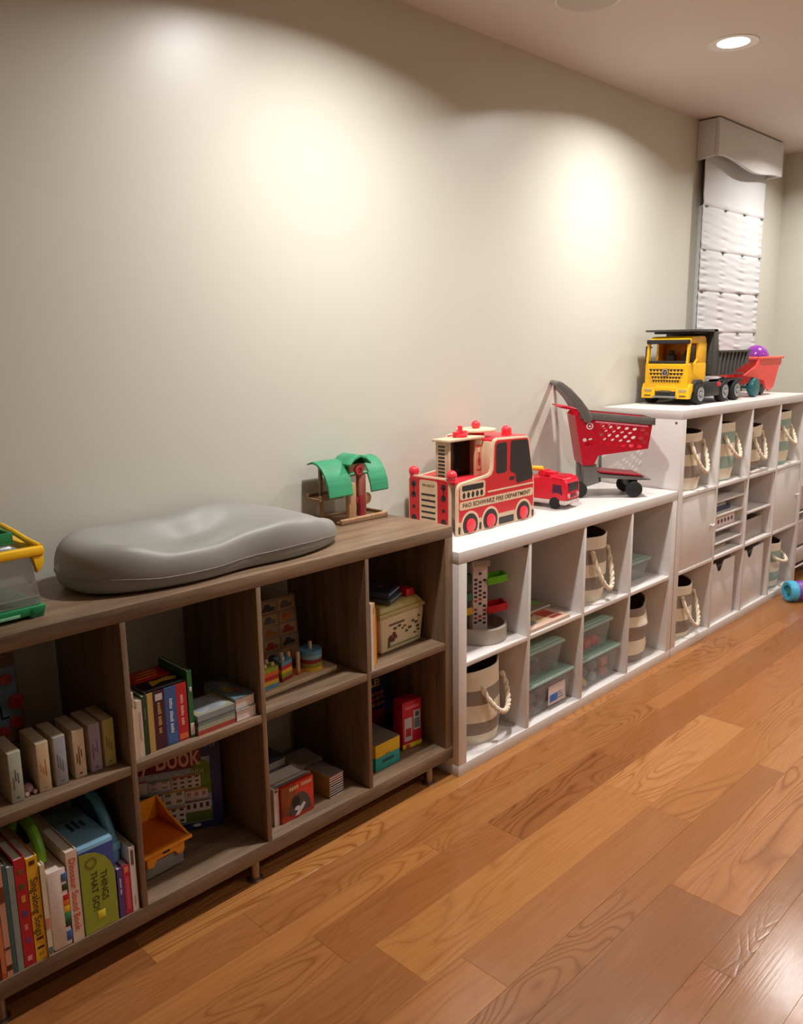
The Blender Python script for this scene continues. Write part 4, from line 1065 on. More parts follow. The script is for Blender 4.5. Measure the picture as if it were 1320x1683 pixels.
# ================================================================ THINGS ON TOP
# grey foam changing pad
t = thing('changing_pad', 'grey peanut-shaped foam changing pad on top of the brown unit', 'changing pad', (-.756, -.168, .8533))
def pad():
    def zr(x, sd=0):
        k = .5+.5*max(-1, min(1, sd))
        near = [(-.40, .118), (-.34, .116), (-.20, .086), (-.08, .084), (.06, .100), (.16, .108), (.26, .100), (.34, .082), (.40, .062)]
        far = [(-.40, .122), (-.34, .124), (-.20, .112), (-.08, .112), (.06, .126), (.16, .126), (.26, .106), (.34, .084), (.40, .062)]
        pts = [(a[0], a[1]*(1-k)+b_[1]*k) for a, b_ in zip(near, far)]
        for (a, za), (c, zc) in zip(pts, pts[1:]):
            if x <= c:
                k = min(1, max(0, (x-a)/(c-a))); k = k*k*(3-2*k)
                return za+(zc-za)*k
        return pts[-1][1]
    def outline(f):
        c, s_ = math.cos(f), math.sin(f)
        e = 2/2.7
        x = .400*math.copysign(abs(c)**e, c)
        w = .172-.018*math.exp(-((x-.02)/.10)**2)-.006*(x/.385)
        return x, w*math.copysign(abs(s_)**e, s_)
    n = 128
    rings = [(.90, 0), (.965, .006), (.99, .02), (1.0, .42), (.992, .62), (.972, .80), (.94, .92), (.895, .985), (.84, 1.0), (.76, .985), (.66, 1), (.55, 1), (.44, 1), (.33, 1), (.22, 1), (.11, 1)]
    bm = bmesh.new(); vs = []
    for k, (rho, zf) in enumerate(rings):
        row = []
        for i in range(n):
            ox, oy = outline(2*math.pi*i/n)
            x, y = ox*rho, oy*rho
            if k < 3: z = zf
            elif k < 9: z = zr(ox*.97, oy/.15)*zf
            else:
                q = 1-(rho/.84)
                dip = .056*math.exp(-((x+.02)/.25)**2)+.010
                z = zr(x, oy/.15)-dip*(1-math.cos(min(1, q*1.6)*math.pi))/2
            row.append(bm.verts.new((x, y, z)))
        vs.append(row)
    for k in range(len(rings)-1):
        for i in range(n): bm.faces.new((vs[k][i], vs[k][(i+1) % n], vs[k+1][(i+1) % n], vs[k+1][i]))
    bm.faces.new(vs[0][::-1]); bm.faces.new(vs[-1])
    b = B(); b.bm.free(); b.bm = bm
    o = b.done('pad_body', mat((138, 135, 129), .5, var=.02, scale=6), t, smooth=75)
    sub = o.modifiers.new('smooth', 'SUBSURF'); sub.levels = 1; sub.render_levels = 1
    pts = []
    for i in range(n):
        ox, oy = outline(2*math.pi*i/n); pts.append((ox*.9985, oy*.9985, zr(ox*.97, oy/.15)*.36))
    B().tube(pts, .0011, 6, closed=True).done('seam', mat((128, 124, 116), .4), t)
    B().ball((-.3965, .020, .055), .012, 0, (.18, 1.5, .9), 16).done('badge', mat((168, 164, 156), .35), t)
pad()

# wooden farm toy with a green roof
t = thing('toy_barn', 'small wooden toy barn with a curved green roof beside the grey pad', 'toy', (-.235, -.105, .8532))
MG = wood('green_stain', (40, 128, 88), (62, 160, 112), 'x', .5)
WN = wood('toy_wood', (170, 128, 92), (206, 164, 124), 'z', .55)
WD = wood('toy_wood_dark', (120, 88, 62), (158, 118, 86), 'x', .6)
bx('base', WD, t, 0, 0, 0, .205, .112, .010, .002)
for a in ((0, 0, .010, .205, .010, .018), (0, .102, .010, .205, .112, .018), (.195, .0102, .010, .205, .1018, .018)): bx('base_rim', WN, t, *a, .001)
prof = [(.098, .196), (.075, .204), (.050, .200), (.026, .184), (.008, .158), (-.004, .128), (-.008, .098)]
def roof(x0, x1, n0, n1):
    o_ = prof[n0:n1]; i_ = [(y+.004, z-.005) for y, z in o_][::-1]
    B().prism(o_+i_, 'x', x0, x1, .0008).done('roof_panel', MG, t)
roof(-.052, .046, 0, 7); roof(.0464, .1246, 0, 5); roof(.125, .203, 0, 7)
bx('dormer', WN, t, .052, .012, .150, .118, .070, .188, .001)
B().prism([(.058, .178), (.070, .196), (.085, .204), (.100, .196), (.112, .178), (.112, .188)][::-1] if False else [(.040, .186), (.058, .204), (.085, .213), (.112, .204), (.130, .186), (.130, .191), (.112, .210), (.085, .219), (.058, .210), (.040, .191)], 'y', -.004, .082, .0008).done('dormer_roof', MG, t)
B().cyl((.087, .0125, .168), (.087, .006, .168), .0185, n=28, bev=.001).done('porthole', mat((150, 30, 40), .5), t)
B().lathe([(.010, 0), (.014, 0), (.014, .002), (.010, .002)], n=24, xf=Matrix.Translation((.087, .0062, .168)) @ Matrix.Rotation(R(90), 4, 'X')).done('ring', mat((190, 70, 76), .5), t)
B().box(.038, .004, .018, .068, .022, .130, .002).done('post', WN, t)
B().box(.088, .010, .018, .118, .026, .152, .002).done('post', wood('toy_wood_red', (130, 62, 54), (160, 88, 72), 'z', .55), t)
bx('door_panel', mat((140, 26, 36), .5), t, .0885, .008, .018, .108, .0102, .085, .0004)
B().prism([(.068, .055), (.088, .062), (.088, .078), (.076, .084), (.068, .078)], 'y', .012, .020, .001).done('gate', mat((140, 26, 36), .5), t)
B().box(-.040, .050, .0, -.030, .060, .190, .001).done('post', WD, t)
bx('platform', WD, t, -.062, .030, .082, .040, .095, .090, .001)
for y0 in (.030, .091): bx('railing', WD, t, -.062, y0, .0902, .036, y0+.004, .100, .0006)
B().cyl((.130, .018, .070), (.130, .034, .070), .019, n=20, bev=.002).done('wheel', WN, t)
bx('post', WN, t, .150, .080, .018, .164, .094, .196, .001)

# clear toy carrier with a yellow handle
t = thing('toy_carrier', 'clear plastic toy carrier with a green base and yellow handle at the picture edge', 'toy', (-1.247, -.302, .8534), 2)
GRN = mat((22, 128, 74), .35); YEL = mat((246, 190, 14), .32); CLR = clear((150, 150, 146), .42, .2)
B().taper((-.33, .002, -.004, .196), (-.33, 0, 0, .20), .006, .026, .004).done('base', GRN, t)
for px in (-.31, -.035): B().box(px, .004, 0, px+.03, .196, .008, .002).done('foot', GRN, t)
B().cyl((-.026, .0015, .017), (-.026, -.002, .017), .007, n=18).cyl((-.026, -.0015, .017), (-.026, -.003, .017), .003, n=14).done('button', GRN, t)
bx('print', mat((130, 190, 150), .4), t, -.165, -.0008, .009, -.058, .0024, .015, .0003)
B().taper((-.325, .006, -.006, .194), (-.318, .014, -.018, .186), .0262, .130, .004).done('bin', CLR, t)
bx('bin_rib', CLR, t, -.322, .003, .044, -.012, .0065, .048, .001)
b = B().box(-.33, .000, .132, .008, .022, .152, .006).box(-.33, .178, .132, .008, .20, .152, .006).box(-.012, .022, .132, .010, .178, .152, .006)
b.done('rim', YEL, t)
B().prism([(-.020, .132), (.006, .132), (.004, .115), (-.004, .100), (-.012, .096), (-.014, .112)], 'y', .003, .020, .002).done('clip', YEL, t)
B().tube([(.002, .011, .150), (-.006, .05, .158), (-.012, .10, .170), (-.016, .15, .178), (-.018, .18, .178)], .0065, 10).done('handle', YEL, t)
B().taper((-.31, .03, -.03, .17), (-.30, .045, -.045, .155), .131, .156, .004).done('lid', CLR, t)
b = B().box(-.30, .045, .157, -.038, .155, .162, .001).box(-.30, .045, .161, -.038, .050, .182, .001).box(-.30, .150, .161, -.038, .155, .182, .001).box(-.043, .050, .161, -.038, .150, .182, .001).box(-.30, .050, .161, -.295, .150, .182, .001)
b.done('tray', GRN, t)
B().box(-.16, .11, .1625, -.085, .130, .205, .006).done('latch', YEL, t)

# wooden fire truck
def inset(pts, d):
    n = len(pts); out = []
    ar = sum(pts[i][0]*pts[(i+1) % n][1]-pts[(i+1) % n][0]*pts[i][1] for i in range(n))
    sg = 1 if ar > 0 else -1
    for i in range(n):
        a, b_, c = Vector(pts[i-1]), Vector(pts[i]), Vector(pts[(i+1) % n])
        e1, e2 = (b_-a).normalized(), (c-b_).normalized()
        n1, n2 = Vector((-e1.y, e1.x))*sg, Vector((-e2.y, e2.x))*sg
        m = (n1+n2); m = m/max(.35, m.length_squared)*2 if m.length_squared > 0 else n1
        p = b_+m*d*.5*1.0 if False else b_+(n1+n2).normalized()*d/max(.5, (n1+n2).normalized().dot(n1))
        out.append((p.x, p.y))
    return out
t = thing('fire_truck', 'large wooden red fire truck lettered FAO SCHWARZ FIRE DEPARTMENT', 'toy truck', (.162, -.245, .7703))
RED = mat((206, 34, 42), .4); REDS = mat((236, 54, 68), .3); BLK = mat((44, 38, 38), .45); NAT = mat((226, 192, 158), .5)
side = [(0, 0), (0, .160), (.006, .174), (.020, .182), (.160, .192), (.178, .198), (.186, .212), (.190, .295), (.196, .310), (.212, .318), (.385, .312), (.398, .306), (.404, .292), (.436, .135), (.438, .0)]
for y0 in (0, .218):
    p = B().prism(side, 'y', y0, y0+.012, .002).done('side_panel', M_PLY, t)
    if y0: continue
    rd = [q for q in inset(side, .007)]
    rd = [(x, max(z, .048)) for x, z in rd]
    B().prism(rd, 'y', -.0008, .0004).done('print', RED, p)
    def pr(pts, m, lay=1, nm='print'): return B().prism(pts, 'y', -.0008-lay*.0006, -.0004).done(nm, m, p)
    def arc_(cx, cz, r, zc=.003, n=26):
        pts = [(cx+r*math.cos(a), cz+r*math.sin(a)) for a in [math.pi*2*i/n for i in range(n)]]
        return [(x, max(z, zc)) for x, z in pts]
    def rr(x0, z0, x1, z1, r):
        o = []
        for cx, cz, a0 in ((x1-r, z1-r, 0), (x0+r, z1-r, 90), (x0+r, z0+r, 180), (x1-r, z0+r, 270)):
            o += [(cx+r*math.cos(R(a0+k*22.5)), cz+r*math.sin(R(a0+k*22.5))) for k in range(5)]
        return o
    for cx in (.066, .176, .369):
        pr(arc_(cx, .032, .049), NAT, 1); pr(arc_(cx, .032, .040, .006), BLK, 2)
        B().cyl((cx, -.0015, .030), (cx, -.0065, .030), .0245, n=28, bev=.0015).done('hub', REDS, p)
    pr(rr(.010, .088, .427, .117, .008), NAT, 1)
    text('FAO SCHWARZ FIRE DEPARTMENT', .0215, p, (.218, -.0020, .1025), mat((86, 62, 44), .5), bold=.0001, width=.385)
    pr(rr(.160, .131, .428, .137, .003), NAT, 1)
    pr(rr(.012, .123, .146, .180, .010), NAT, 1)
    pr(rr(.022, .153, .136, .172, .005), BLK, 2)
    for k in range(5): pr([(.032+k*.0235+.0075*math.cos(a), .1375+.0105*math.sin(a)) for a in [math.pi*2*i/16 for i in range(16)]], BLK, 2)
    pr(rr(.206, .192, .268, .300, .012), BLK, 1, 'window')
    pr([(.290, .296), (.298, .303), (.384, .299), (.391, .294), (.426, .165), (.420, .152), (.334, .144), (.325, .150), (.322, .172), (.314, .184), (.292, .190), (.287, .200)], BLK, 1, 'window')
    pr(rr(.284, .160, .314, .173, .005), BLK, 1)
    for x0, x1 in ((.226, .312), (.115, .126), (.425, .4345), (.004, .014)): pr(rr(x0, .007, x1, .032, .003), BLK, 1)
fp = [(.024, .002), (.024, .178), (.030, .190), (.042, .197), (.196, .197), (.210, .190), (.216, .178), (.216, .002)]
f = B().prism(fp, 'x', -.014, -.001, .002).done('front_panel', M_PLYZ, t)
B().prism([(y, max(z, .022)) for y, z in inset(fp, .006)], 'x', -.0148, -.0136).done('print', RED, f)
def fpr(pts, m, lay=1): return B().prism(pts, 'x', -.0148-lay*.0005, -.0140).done('print', m, f)
fpr(rr(.078, .006, .162, .184, .010), NAT, 1)
for k in range(6): fpr(rr(.087, .028+k*.0205, .153, .0345+k*.0205, .0025), BLK, 2)
text('FIRE RESCUE', .0115, f, (-.0156, .120, .166), mat((110, 84, 60), .5), right=(0, -1, 0), up=(0, 0, 1), width=.056)
for y0 in (.050, .190):
    for z0, r in ((.166, .011), (.128, .011), (.085, .007), (.045, .012)): fpr([(y0+r*math.cos(a), z0+r*math.sin(a)) for a in [math.pi*2*i/18 for i in range(18)]], BLK, 1)
    fpr(rr(y0-.002, .128, y0+.002, .166, .001), BLK, 1)
bx('hood_board', REDS, t, .0, .0125, .176, .186, .2175, .186, .001)
bx('rear_board', M_PLYZ, t, .420, .0125, .0, .432, .2175, .14, .001)
bx('roof_board', REDS, t, .194, .0125, .306, .396, .2175, .315, .001)
bx('cab_wall', M_PLYZ, t, .186, .0125, .186, .194, .2175, .306, .001)
# tower box behind the hood
q = [(.030, .046), (.160, .046)]
bx('box_post', M_PLYZ, t, .008, .046, .186, .018, .106, .318, .001)
for k in range(9): B().box(.0072, .064, .198+k*.0125, .0084, .094, .2045+k*.0125, .0003).done('slot', BLK, t)
bx('box_post', M_PLYZ, t, .150, .046, .186, .184, .056, .318, .001)
bx('box_back', mat((28, 40, 42), .12), t, .0185, .102, .186, .1855, .106, .317, .0004)
bx('box_roof', M_PLY, t, -.004, .036, .3182, .188, .114, .326, .001)
bx('picture_frame', mat((206, 60, 50), .5), t, .155, .0452, .205, .180, .0462, .296, .0003)
bx('picture', mat((222, 170, 130), .5), t, .158, .0446, .209, .177, .0454, .286, .0003)
B().prism([(.163, .222), (.172, .222), (.174, .24), (.170, .258), (.172, .268), (.162, .270), (.165, .258), (.160, .24)], 'y', .0438, .0447).done('print', mat((176, 40, 40), .5), t)
B().cyl((.062, .090, .20), (.062, .0895, .31), .006, n=12).done('pole', mat((90, 30, 50), .3), t)
for px, py, pz, r in ((-.002, .024, .199, .0185), (-.002, .200, .199, .0185)):
    B().cyl((px, py, .186 if px > -.01 else .197), (px, py, pz), r*.8, n=20).ball((px, py, pz+r*.5), r).done('beacon', REDS, t)
B().cyl((.345, .062, .315), (.345, .062, .333), .0185, n=24).ball((.345, .062, .333), .0185, 0, (1, 1, .9)).done('beacon', REDS, t)
B().cyl((.235, .115, .3152), (.235, .115, .335), .03, n=24).done('turntable', REDS, t)
B().cyl((.235, .115, .335), (.235, .115, .343), .072, n=48, bev=.002).done('disc', M_PLY, t)
B().cyl((.240, .120, .343), (.240, .120, .352), .012, n=20).ball((.240, .120, .356), .0165).done('beacon', REDS, t)
B().cyl((.100, .075, .326), (.100, .075, .338), .026, n=24, bev=.003).box(.066, .068, .336, .134, .082, .348, .005).cyl((.100, .075, .34), (.100, .075, .366), .0085, n=14, bev=.002).done('valve', REDS, t)

# small red plastic fire engine
t = thing('toy_fire_engine', 'small red plastic fire engine beside the big wooden fire truck', 'toy truck', (.832, -.138, .7703), -85)
PR = mat((214, 16, 44), .28)
body = [(-.12, .034), (.112, .034), (.120, .040), (.121, .085), (.112, .118), (.104, .124), (.050, .128), (.04, .120), (-.045, .118), (-.05, .112), (-.12, .110)]
B().prism(body, 'y', -.056, .056, .007).done('body', PR, t)
B().box(-.121, -.058, .018, .122, .058, .037, .008).done('bumper', mat((206, 190, 184), .4), t)
for wx in (-.072, .070):
    for s in (-1, 1): B().cyl((wx, s*.040, .0235), (wx, s*.060, .0235), .0235, n=26, bev=.004).done('wheel', M_RUB, t)
B().box(.035, -.040, .120, .098, .040, .131, .004).done('roof_frame', PR, t)
bx('roof_hatch', mat((150, 10, 30), .4), t, .050, -.028, .1305, .088, .028, .1316, .0004)
B().prism([(.058, .062), (.062, .098), (.098, .096), (.104, .058), (.080, .066)], 'y', -.0572, -.054).done('side_window', mat((70, 26, 60), .3, var=.4, scale=60), t)
B().prism([(-.040, .072), (-.036, .104), (.036, .104), (.040, .072)], 'x', .113, .1222).done('windscreen', mat((44, 30, 34), .25), t)
for s in (-1, 1): B().cyl((.119, s*.036, .054), (.1245, s*.036, .054), .009, n=18, bev=.001).done('headlight', mat((206, 150, 150), .3), t)
bx('grille', mat((120, 20, 36), .4), t, .119, -.02, .046, .1232, .02, .060, .001)
B().box(-.030, -.020, .120, .045, .020, .140, .006).cyl((-.006, -.024, .13), (-.006, .024, .13), .015, n=18).done('ladder_mount', PR, t)
B().cyl((-.014, -.004, .148), (-.115, -.002, .144), .0095, n=18, bev=.002).done('ladder_tube', mat((246, 186, 40), .35), t)
B().cyl((-.072, -.040, .110), (-.072, -.040, .130), .014, .010, n=20, bev=.003).done('button', mat((70, 60, 130), .35), t)

# red toy shopping cart
t = thing('toy_cart', 'red and grey toy shopping cart on the low white unit', 'toy cart', (1.199, -.318, .7703), -45)
CR = mat((192, 20, 44), .35); CG = mat((108, 106, 102), .4)
CW = .165
outl = [(-.250, .345), (-.236, .362), (.075, .330), (.058, .206), (-.148, .180), (-.166, .140), (-.212, .140)]
holes = []
for r_ in range(5):
    for k in range(7):
        x = -.138+k*.034+(.017 if r_ % 2 else 0)-.006*r_*.4; z = .304-r_*.0175-k*.0036
        if x < .058-.004*r_ and z > .212: holes.append((x, z))
holes += [(-.205, .246), (-.182, .245), (-.195, .228), (-.172, .227)]
def holed(y0, y1):
    t2 = bmesh.new(); ed = []
    def loop(p):
        v = [t2.verts.new((q_[0], y0, q_[1])) for q_ in p]
        ed.extend(t2.edges.new((v[i], v[(i+1) % len(v)])) for i in range(len(v)))
    loop(outl)
    for h in holes: loop([(h[0]+.0108*math.cos(2*math.pi*i/12), h[1]+.0080*math.sin(2*math.pi*i/12)) for i in range(12)])
    bmesh.ops.triangle_fill(t2, use_beauty=True, edges=ed)
    r = bmesh.ops.extrude_face_region(t2, geom=t2.faces[:])
    bmesh.ops.translate(t2, vec=(0, y1-y0, 0), verts=[g for g in r['geom'] if isinstance(g, bmesh.types.BMVert)])
    return B()._add(t2).done('basket_side', CR, t, smooth=20)
holed(0, .004); holed(CW-.004, CW)
B().prism([(.072, .328), (.075, .330), (.058, .206), (.054, .206)], 'y', .004, CW-.004).done('basket_front', CR, t)
B().prism([(.058, .206), (-.148, .180), (-.148, .184), (.057, .210)], 'y', .004, CW-.004).done('basket_floor', CR, t)
B().prism([(-.250, .345), (-.212, .140), (-.208, .140), (-.246, .345)], 'y', .004, CW-.004).done('basket_back', CR, t)
def strip(z0, z1, ya, yb, m, nm, xa=-.236, xb=.082):
    f_ = lambda x: .362+(x+.236)/(.311)*(-.032)
    B().prism([(xa, f_(xa)+z0), (xb, f_(xb)+z0), (xb, f_(xb)+z1), (xa, f_(xa)+z1)], 'y', ya, yb, .002).done(nm, m, t)
strip(-.026, .004, -.006, .002, CG, 'rim', -.23); strip(-.026, .004, CW-.002, CW+.006, CG, 'rim', -.23)
B().box(.072, -.006, .306, .082, CW+.006, .335, .002).done('rim', CG, t)
strip(-.038, -.030, -.0022, .0005, mat((236, 130, 150), .4), 'stripe', -.165, .055)
arm = [(-.180, .330), (-.192, .316), (-.212, .320), (-.228, .350), (-.262, .410), (-.300, .452), (-.326, .470), (-.330, .480), (-.320, .488), (-.306, .484), (-.268, .456), (-.226, .410), (-.196, .372), (-.182, .345)]
for y0 in (-.012, CW+.002): B().prism(arm, 'y', y0, y0+.010, .003).done('handle_arm', CG, t)
B().cyl((-.319, -.004, .478), (-.319, CW+.004, .478), .0105, n=18).done('handle_bar', CG, t)
B().prism([(-.240, .366), (-.300, .376), (-.318, .382), (-.316, .388), (-.290, .386), (-.238, .374)], 'y', .012, CW-.012, .002).done('seat_flap', CR, t)
for y0 in (.006, CW-.046): B().prism([(-.208, .141), (-.152, .141), (-.146, .100), (-.138, .064), (-.190, .048), (-.206, .056)], 'y', y0, y0+.040, .003).done('column', CG, t)
B().prism([(-.152, .112), (-.130, .098), (.030, .086), (.078, .078), (.078, .072), (.020, .074), (-.130, .084), (-.150, .094)], 'y', .004, CW-.004, .003).done('tray', CG, t)
B().prism([(-.142, .112), (.035, .094), (.052, .088), (.052, .086), (-.142, .106)], 'y', .012, CW-.012, .002).done('tray_mat', CR, t)
for y0 in (-.004, CW-.020): B().cyl((.008, y0, .034), (.008, y0+.024, .034), .034, n=32, bev=.004).cyl((.008, y0-.001, .034), (.008, y0+.025, .034), .008, n=14).done('wheel', M_RUB, t)
B().box(-.012, .024, .040, .028, CW-.024, .073, .006).done('axle_block', M_BLACK, t)
for y0 in (.004, CW-.004): B().cyl((-.222, y0, .034), (-.222, y0+.024, .034), .034, n=32, bev=.004).done('wheel', M_RUB, t)
XR = Matrix.Translation((-.188, -.0004, .303)) @ Matrix.Rotation(R(90), 4, 'X')
o = B().lathe([(.0095, 0), (.0145, 0), (.0145, .001), (.0095, .001)], n=30, xf=XR).done('badge_ring', mat((230, 214, 214), .4), t)
B().lathe([(0, 0), (.0045, 0), (.0045, .001), (0, .001)], n=20, xf=XR).done('badge_dot', mat((230, 214, 214), .4), t)

# big yellow dump truck
t = thing('dump_truck', 'big yellow toy dump truck with a dark grey tipping bed', 'toy truck', (1.742, -.165, 1.1203))
YE = mat((238, 178, 14), .35); DG = mat((70, 68, 66), .45); DK = mat((34, 33, 33), .5)
w = .108
B().prism([(.0, .075), (.0, .185), (.006, .192), (.175, .192), (.185, .185), (.185, .108), (.155, .108), (.140, .075)], 'y', -w, w, .005).done('cab_lower', YE, t)
B().prism([(-.004, .030), (-.004, .070), (.010, .100), (.045, .098), (.060, .070), (.025, .066), (.015, .030)], 'y', -w-.012, -.052, .003).done('bumper', YE, t)
B().prism([(-.004, .030), (-.004, .070), (.010, .100), (.045, .098), (.060, .070), (.025, .066), (.015, .030)], 'y', .052, w+.012, .003).done('bumper', YE, t)
B().box(-.003, -.0525, .062, .04, .0525, .085, .004).done('bumper_bridge', YE, t)
bx('grille_recess', DK, t, -.002, -.05, .036, .03, .05, .0618, .003)
bx('step_bar', mat((130, 124, 120), .4), t, -.012, -.060, .032, .006, .060, .041, .003)
bx('plate_holder', mat((90, 80, 60), .4), t, -.006, -.028, .058, .004, .028, .066, .001)
roofp = [(.010, .282), (.020, .302), (.050, .314), (.165, .316), (.182, .306), (.184, .282)]
B().prism(roofp, 'y', -w+.004, w-.004, .006).done('cab_roof', YE, t)
for s in (-1, 1):
    y0 = s*(w-.014); y1 = s*(w-.003)
    B().prism([(.0, .188), (.010, .284), (.026, .284), (.018, .188)], 'y', min(y0, y1), max(y0, y1), .001).done('pillar', YE, t)
    B().prism([(.070, .188), (.100, .210), (.100, .284), (.184, .284), (.184, .188)], 'y', min(y0, y1), max(y0, y1), .001).done('door_frame', YE, t)
    B().box(.020, s*(w+.006)-.006, .195, .034, s*(w+.006)+.008, .272, .005).done('mirror', DK, t)
    B().box(.026, s*(w-.004)-.010, .262, .036, s*(w-.004)+.012, .268, .001).done('mirror_arm', DK, t)
bx('cab_back', YE, t, .176, -w+.014, .188, .184, w-.014, .284, .001)
bx('cab_lining', mat((206, 128, 14), .5), t, .160, -w+.016, .188, .175, w-.016, .282, .001)
bx('dashboard', DK, t, .001, -w+.016, .1915, .040, w-.016, .203, .003)
for y0 in (-.062, .018): B().box(.110, y0, .190, .135, y0+.044, .232, .008).box(.118, y0+.008, .23, .132, y0+.036, .252, .007).done('seat', DK, t)
B().box(.000, -w+.002, .280, .018, w-.002, .300, .004).done('sun_visor', DK, t)
b = B()
for r_ in range(4):
    z0 = .103+r_*.0165
    wd = .086-.006*(3-r_)*(1 if r_ < 2 else .3)
    for k in range(10):
        y0 = -wd+k*2*wd/10
        b.prism([(y0+.0003, z0+.0128), (y0+2*wd/10-.0003, z0+.0128), (y0+wd/10, z0-.001)], 'x', -.0016, .003)
b.done('grille_openings', DK, t)['kind'] = 'stuff'
for r_ in range(3):
    z0 = .1155+r_*.0165
    B().box(-.0055, -.086+.005*(2-r_), z0, .002, .086-.005*(2-r_), z0+.0034, .0010).done('grille_bar', mat((246, 196, 60), .35), t)
XE = Matrix.Translation((-.0085, 0, .150)) @ Matrix.Rotation(R(-90), 4, 'Y')
o = B().lathe([(0, -.004), (.017, -.004), (.017, .002), (.0, .0021)], n=28, xf=XE).done('emblem', DK, t)
b = B().lathe([(.0125, .002), (.0155, .002), (.0155, .0034), (.0125, .0034)], n=28, xf=XE)
for k in range(3):
    a = R(90+120*k)
    b.prism([(.0135*math.cos(a), .0135*math.sin(a)), (.0028*math.cos(a+2.1), .0028*math.sin(a+2.1)), (.0028*math.cos(a-2.1), .0028*math.sin(a-2.1))], 'z', .002, .0034, xf=XE @ Matrix.Rotation(R(90), 4, 'Z'))
b.done('emblem_star', mat((190, 170, 150), .3), o)
for s in (-1, 1):
    B().box(-.0065, s*.086-.020, .060, .002, s*.086+.020, .074, .004).done('headlight', mat((176, 150, 96), .2), t)
    B().box(-.0062, s*.088-.016, .040, .0, s*.088+.016, .045, .001).done('fog_slot', DK, t)
B().prism([(.02, .04), (.60, .04), (.60, .075), (.19, .090), (.02, .090)], 'y', -.060, .060, .003).done('chassis', DK, t)
for s in (-1, 1):
    B().box(.145, s*.095-.035, .034, .30, s*.095+.030, .100, .006).done('side_tank', DK, t)
    B().prism([(.030, .060), (.034, .098), (.060, .116), (.110, .116), (.140, .098), (.146, .060), (.134, .060), (.126, .090), (.104, .104), (.068, .104), (.048, .090), (.042, .060)], 'y', s*.100-.026, s*.100+.030, .003).done('wheel_arch', DK, t)
    B().prism([(.285, .090), (.30, .108), (.545, .108), (.56, .090), (.545, .100), (.30, .100)], 'y', s*.100-.026, s*.100+.026, .001).done('fender', DK, t)
    B().box(.262, s*.128-.006, .078, .300, s*.128+.006, .098, .003).done('tail_lamp', mat((206, 30, 60), .3), t)
def wheel(wx, s, r=.0495):
    o = B().cyl((wx, s*.094, r), (wx, s*.132, r), r, n=36, bev=.007).done('wheel', M_RUB, t)
    b = B().lathe([(.014, .0), (.030, .0), (.033, .006), (.029, .006), (.016, .003)], n=30, xf=Matrix.Translation((wx, s*.1292, r)) @ Matrix.Rotation(R(90 if s < 0 else -90), 4, 'X'))
    for k in range(8):
        a = k*math.pi/4
        b.ball((wx+.021*math.cos(a), s*.132, r+.021*math.sin(a)), .0045, n=8)
    b.cyl((wx, s*.126, r), (wx, s*.136, r), .011, n=18, bev=.002)
    b.done('rim', mat((150, 148, 146), .3), o)
for wx in (.088, .352, .492):
    for s in (-1, 1): wheel(wx, s)
bedo = [(.222, .345), (.262, .345), (.280, .246), (.640, .240), (.636, .178), (.58, .172), (.44, .128), (.222, .128)]
for s in (-1, 1):
    y0 = s*.122
    B().prism(bedo, 'y', min(y0, y0-s*.006), max(y0, y0-s*.006), .001).done('bed_side', DG, t)
    for k in range(8):
        x0 = .295+k*.043
        zb = .132 if x0 < .44 else .132+(x0-.44)*.30
        B().prism([(x0, .236), (x0+.010, .236), (x0+.004-.012, zb), (x0-.008-.012, zb)], 'y', min(s*.1215, s*.128), max(s*.1215, s*.128), .001).done('bed_rib', DG, t)
    bx('bed_rim', DG, t, .278, s*.126-.007, .236, .640, s*.126+.007, .247, .002)
bx('bed_floor', DG, t, .225, -.1155, .128, .600, .1155, .134, .001)
bx('bed_front', DG, t, .222, -.1155, .1345, .230, .1155, .344, .001)
B().box(.634, -.1155, .176, .640, .1155, .240, .001).done('tailgate', DG, t)
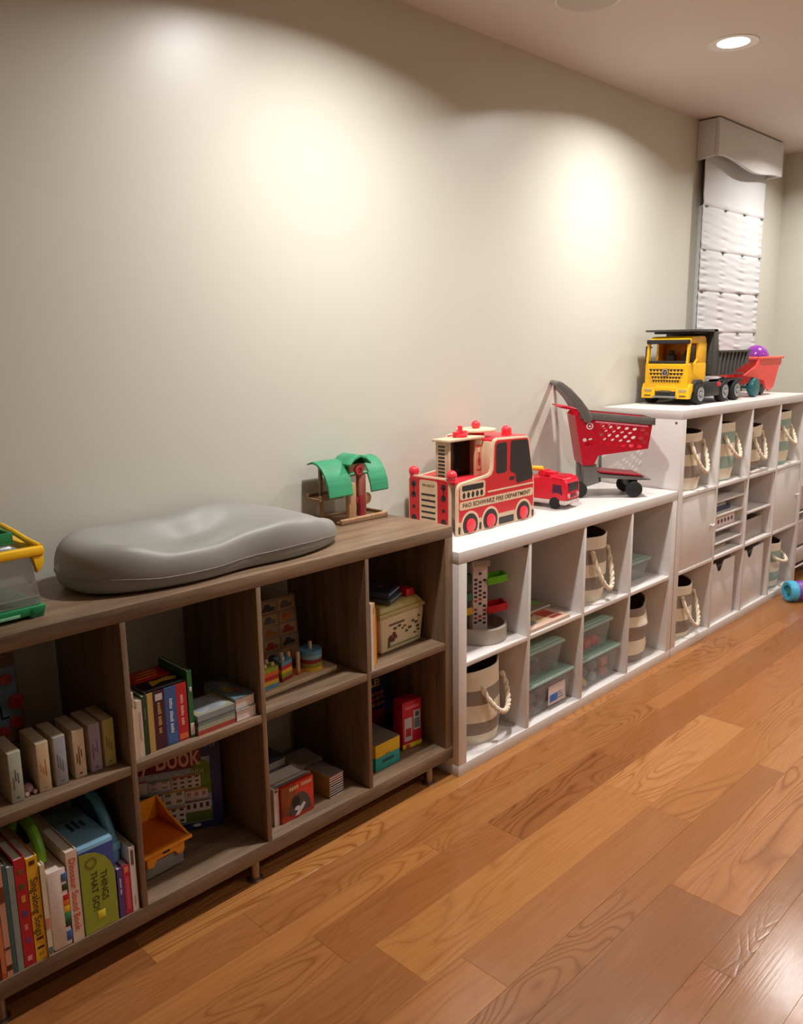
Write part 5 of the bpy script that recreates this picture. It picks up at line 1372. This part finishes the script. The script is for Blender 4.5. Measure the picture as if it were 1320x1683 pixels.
B().prism([(.015, .336), (.225, .334), (.262, .336), (.262, .347), (.015, .345)], 'y', -.122, .122, .002).done('cab_guard', DG, t)
bx('guard_lip', DK, t, .060, -.10, .326, .22, .10, .335, .001)

# coral toy wheelbarrow with the purple ball
t = thing('toy_wheelbarrow', 'coral red toy wheelbarrow with teal wheels behind the dump truck', 'toy', (2.70, -.185, 1.1203))
CO = mat((236, 74, 66), .38); TE = mat((20, 92, 96), .4)
sd_ = [(-.32, .116), (-.16, .160), (-.13, .200), (.165, .200), (.165, .165), (.13, .150), (.075, .040), (.02, .020), (-.035, .045), (-.06, .085), (-.2, .10)]
for y0 in (-.085, .073): B().prism(sd_, 'y', y0, y0+.012, .003).done('side_panel', CO, t)
B().prism([(-.125, .19), (-.12, .19), (-.03, .065), (-.035, .06)], 'y', -.073, .073, .001).done('back_panel', CO, t)
B().prism([(.155, .19), (.16, .19), (.08, .06), (.075, .06)], 'y', -.073, .073, .001).done('front_panel', CO, t)
bx('tray_floor', CO, t, -.076, -.073, .126, .115, .073, .134, .001)
b = B().box(-.135, -.095, .192, .175, -.070, .206, .004).box(-.135, .070, .192, .175, .095, .206, .004).box(.155, -.07, .192, .175, .07, .206, .004).box(-.135, -.07, .192, -.115, .07, .206, .004)
b.done('rim', mat((246, 104, 82), .38), t)
for wx, y0, r in ((.045, -.035, .052), (-.19, -.098, .050), (-.19, .068, .050)): B().cyl((wx, y0, r), (wx, y0+.03 if y0 != -.035 else .035, r), r, n=30, bev=.006).done('wheel', TE if wx < 0 else mat((34, 44, 46), .5), t)
B().cyl((-.19, -.07, .05), (-.19, .07, .05), .008, n=12).done('axle', TE, t)
for z, c in ((.075, (240, 220, 220)), (.105, (206, 150, 200))): B().ball((.135, -.05, z), .017, 0, (1.2, 1, .8), 14).done('bead', mat(c, .4), t)
o = B().ball((0, 0, 0), .066, n=40).done('ball', mat((140, 52, 160), .2), loc=(2.722, -.185, 1.1203+.2005))
tag(o, 'shiny purple ball resting in the coral toy wheelbarrow', 'ball')
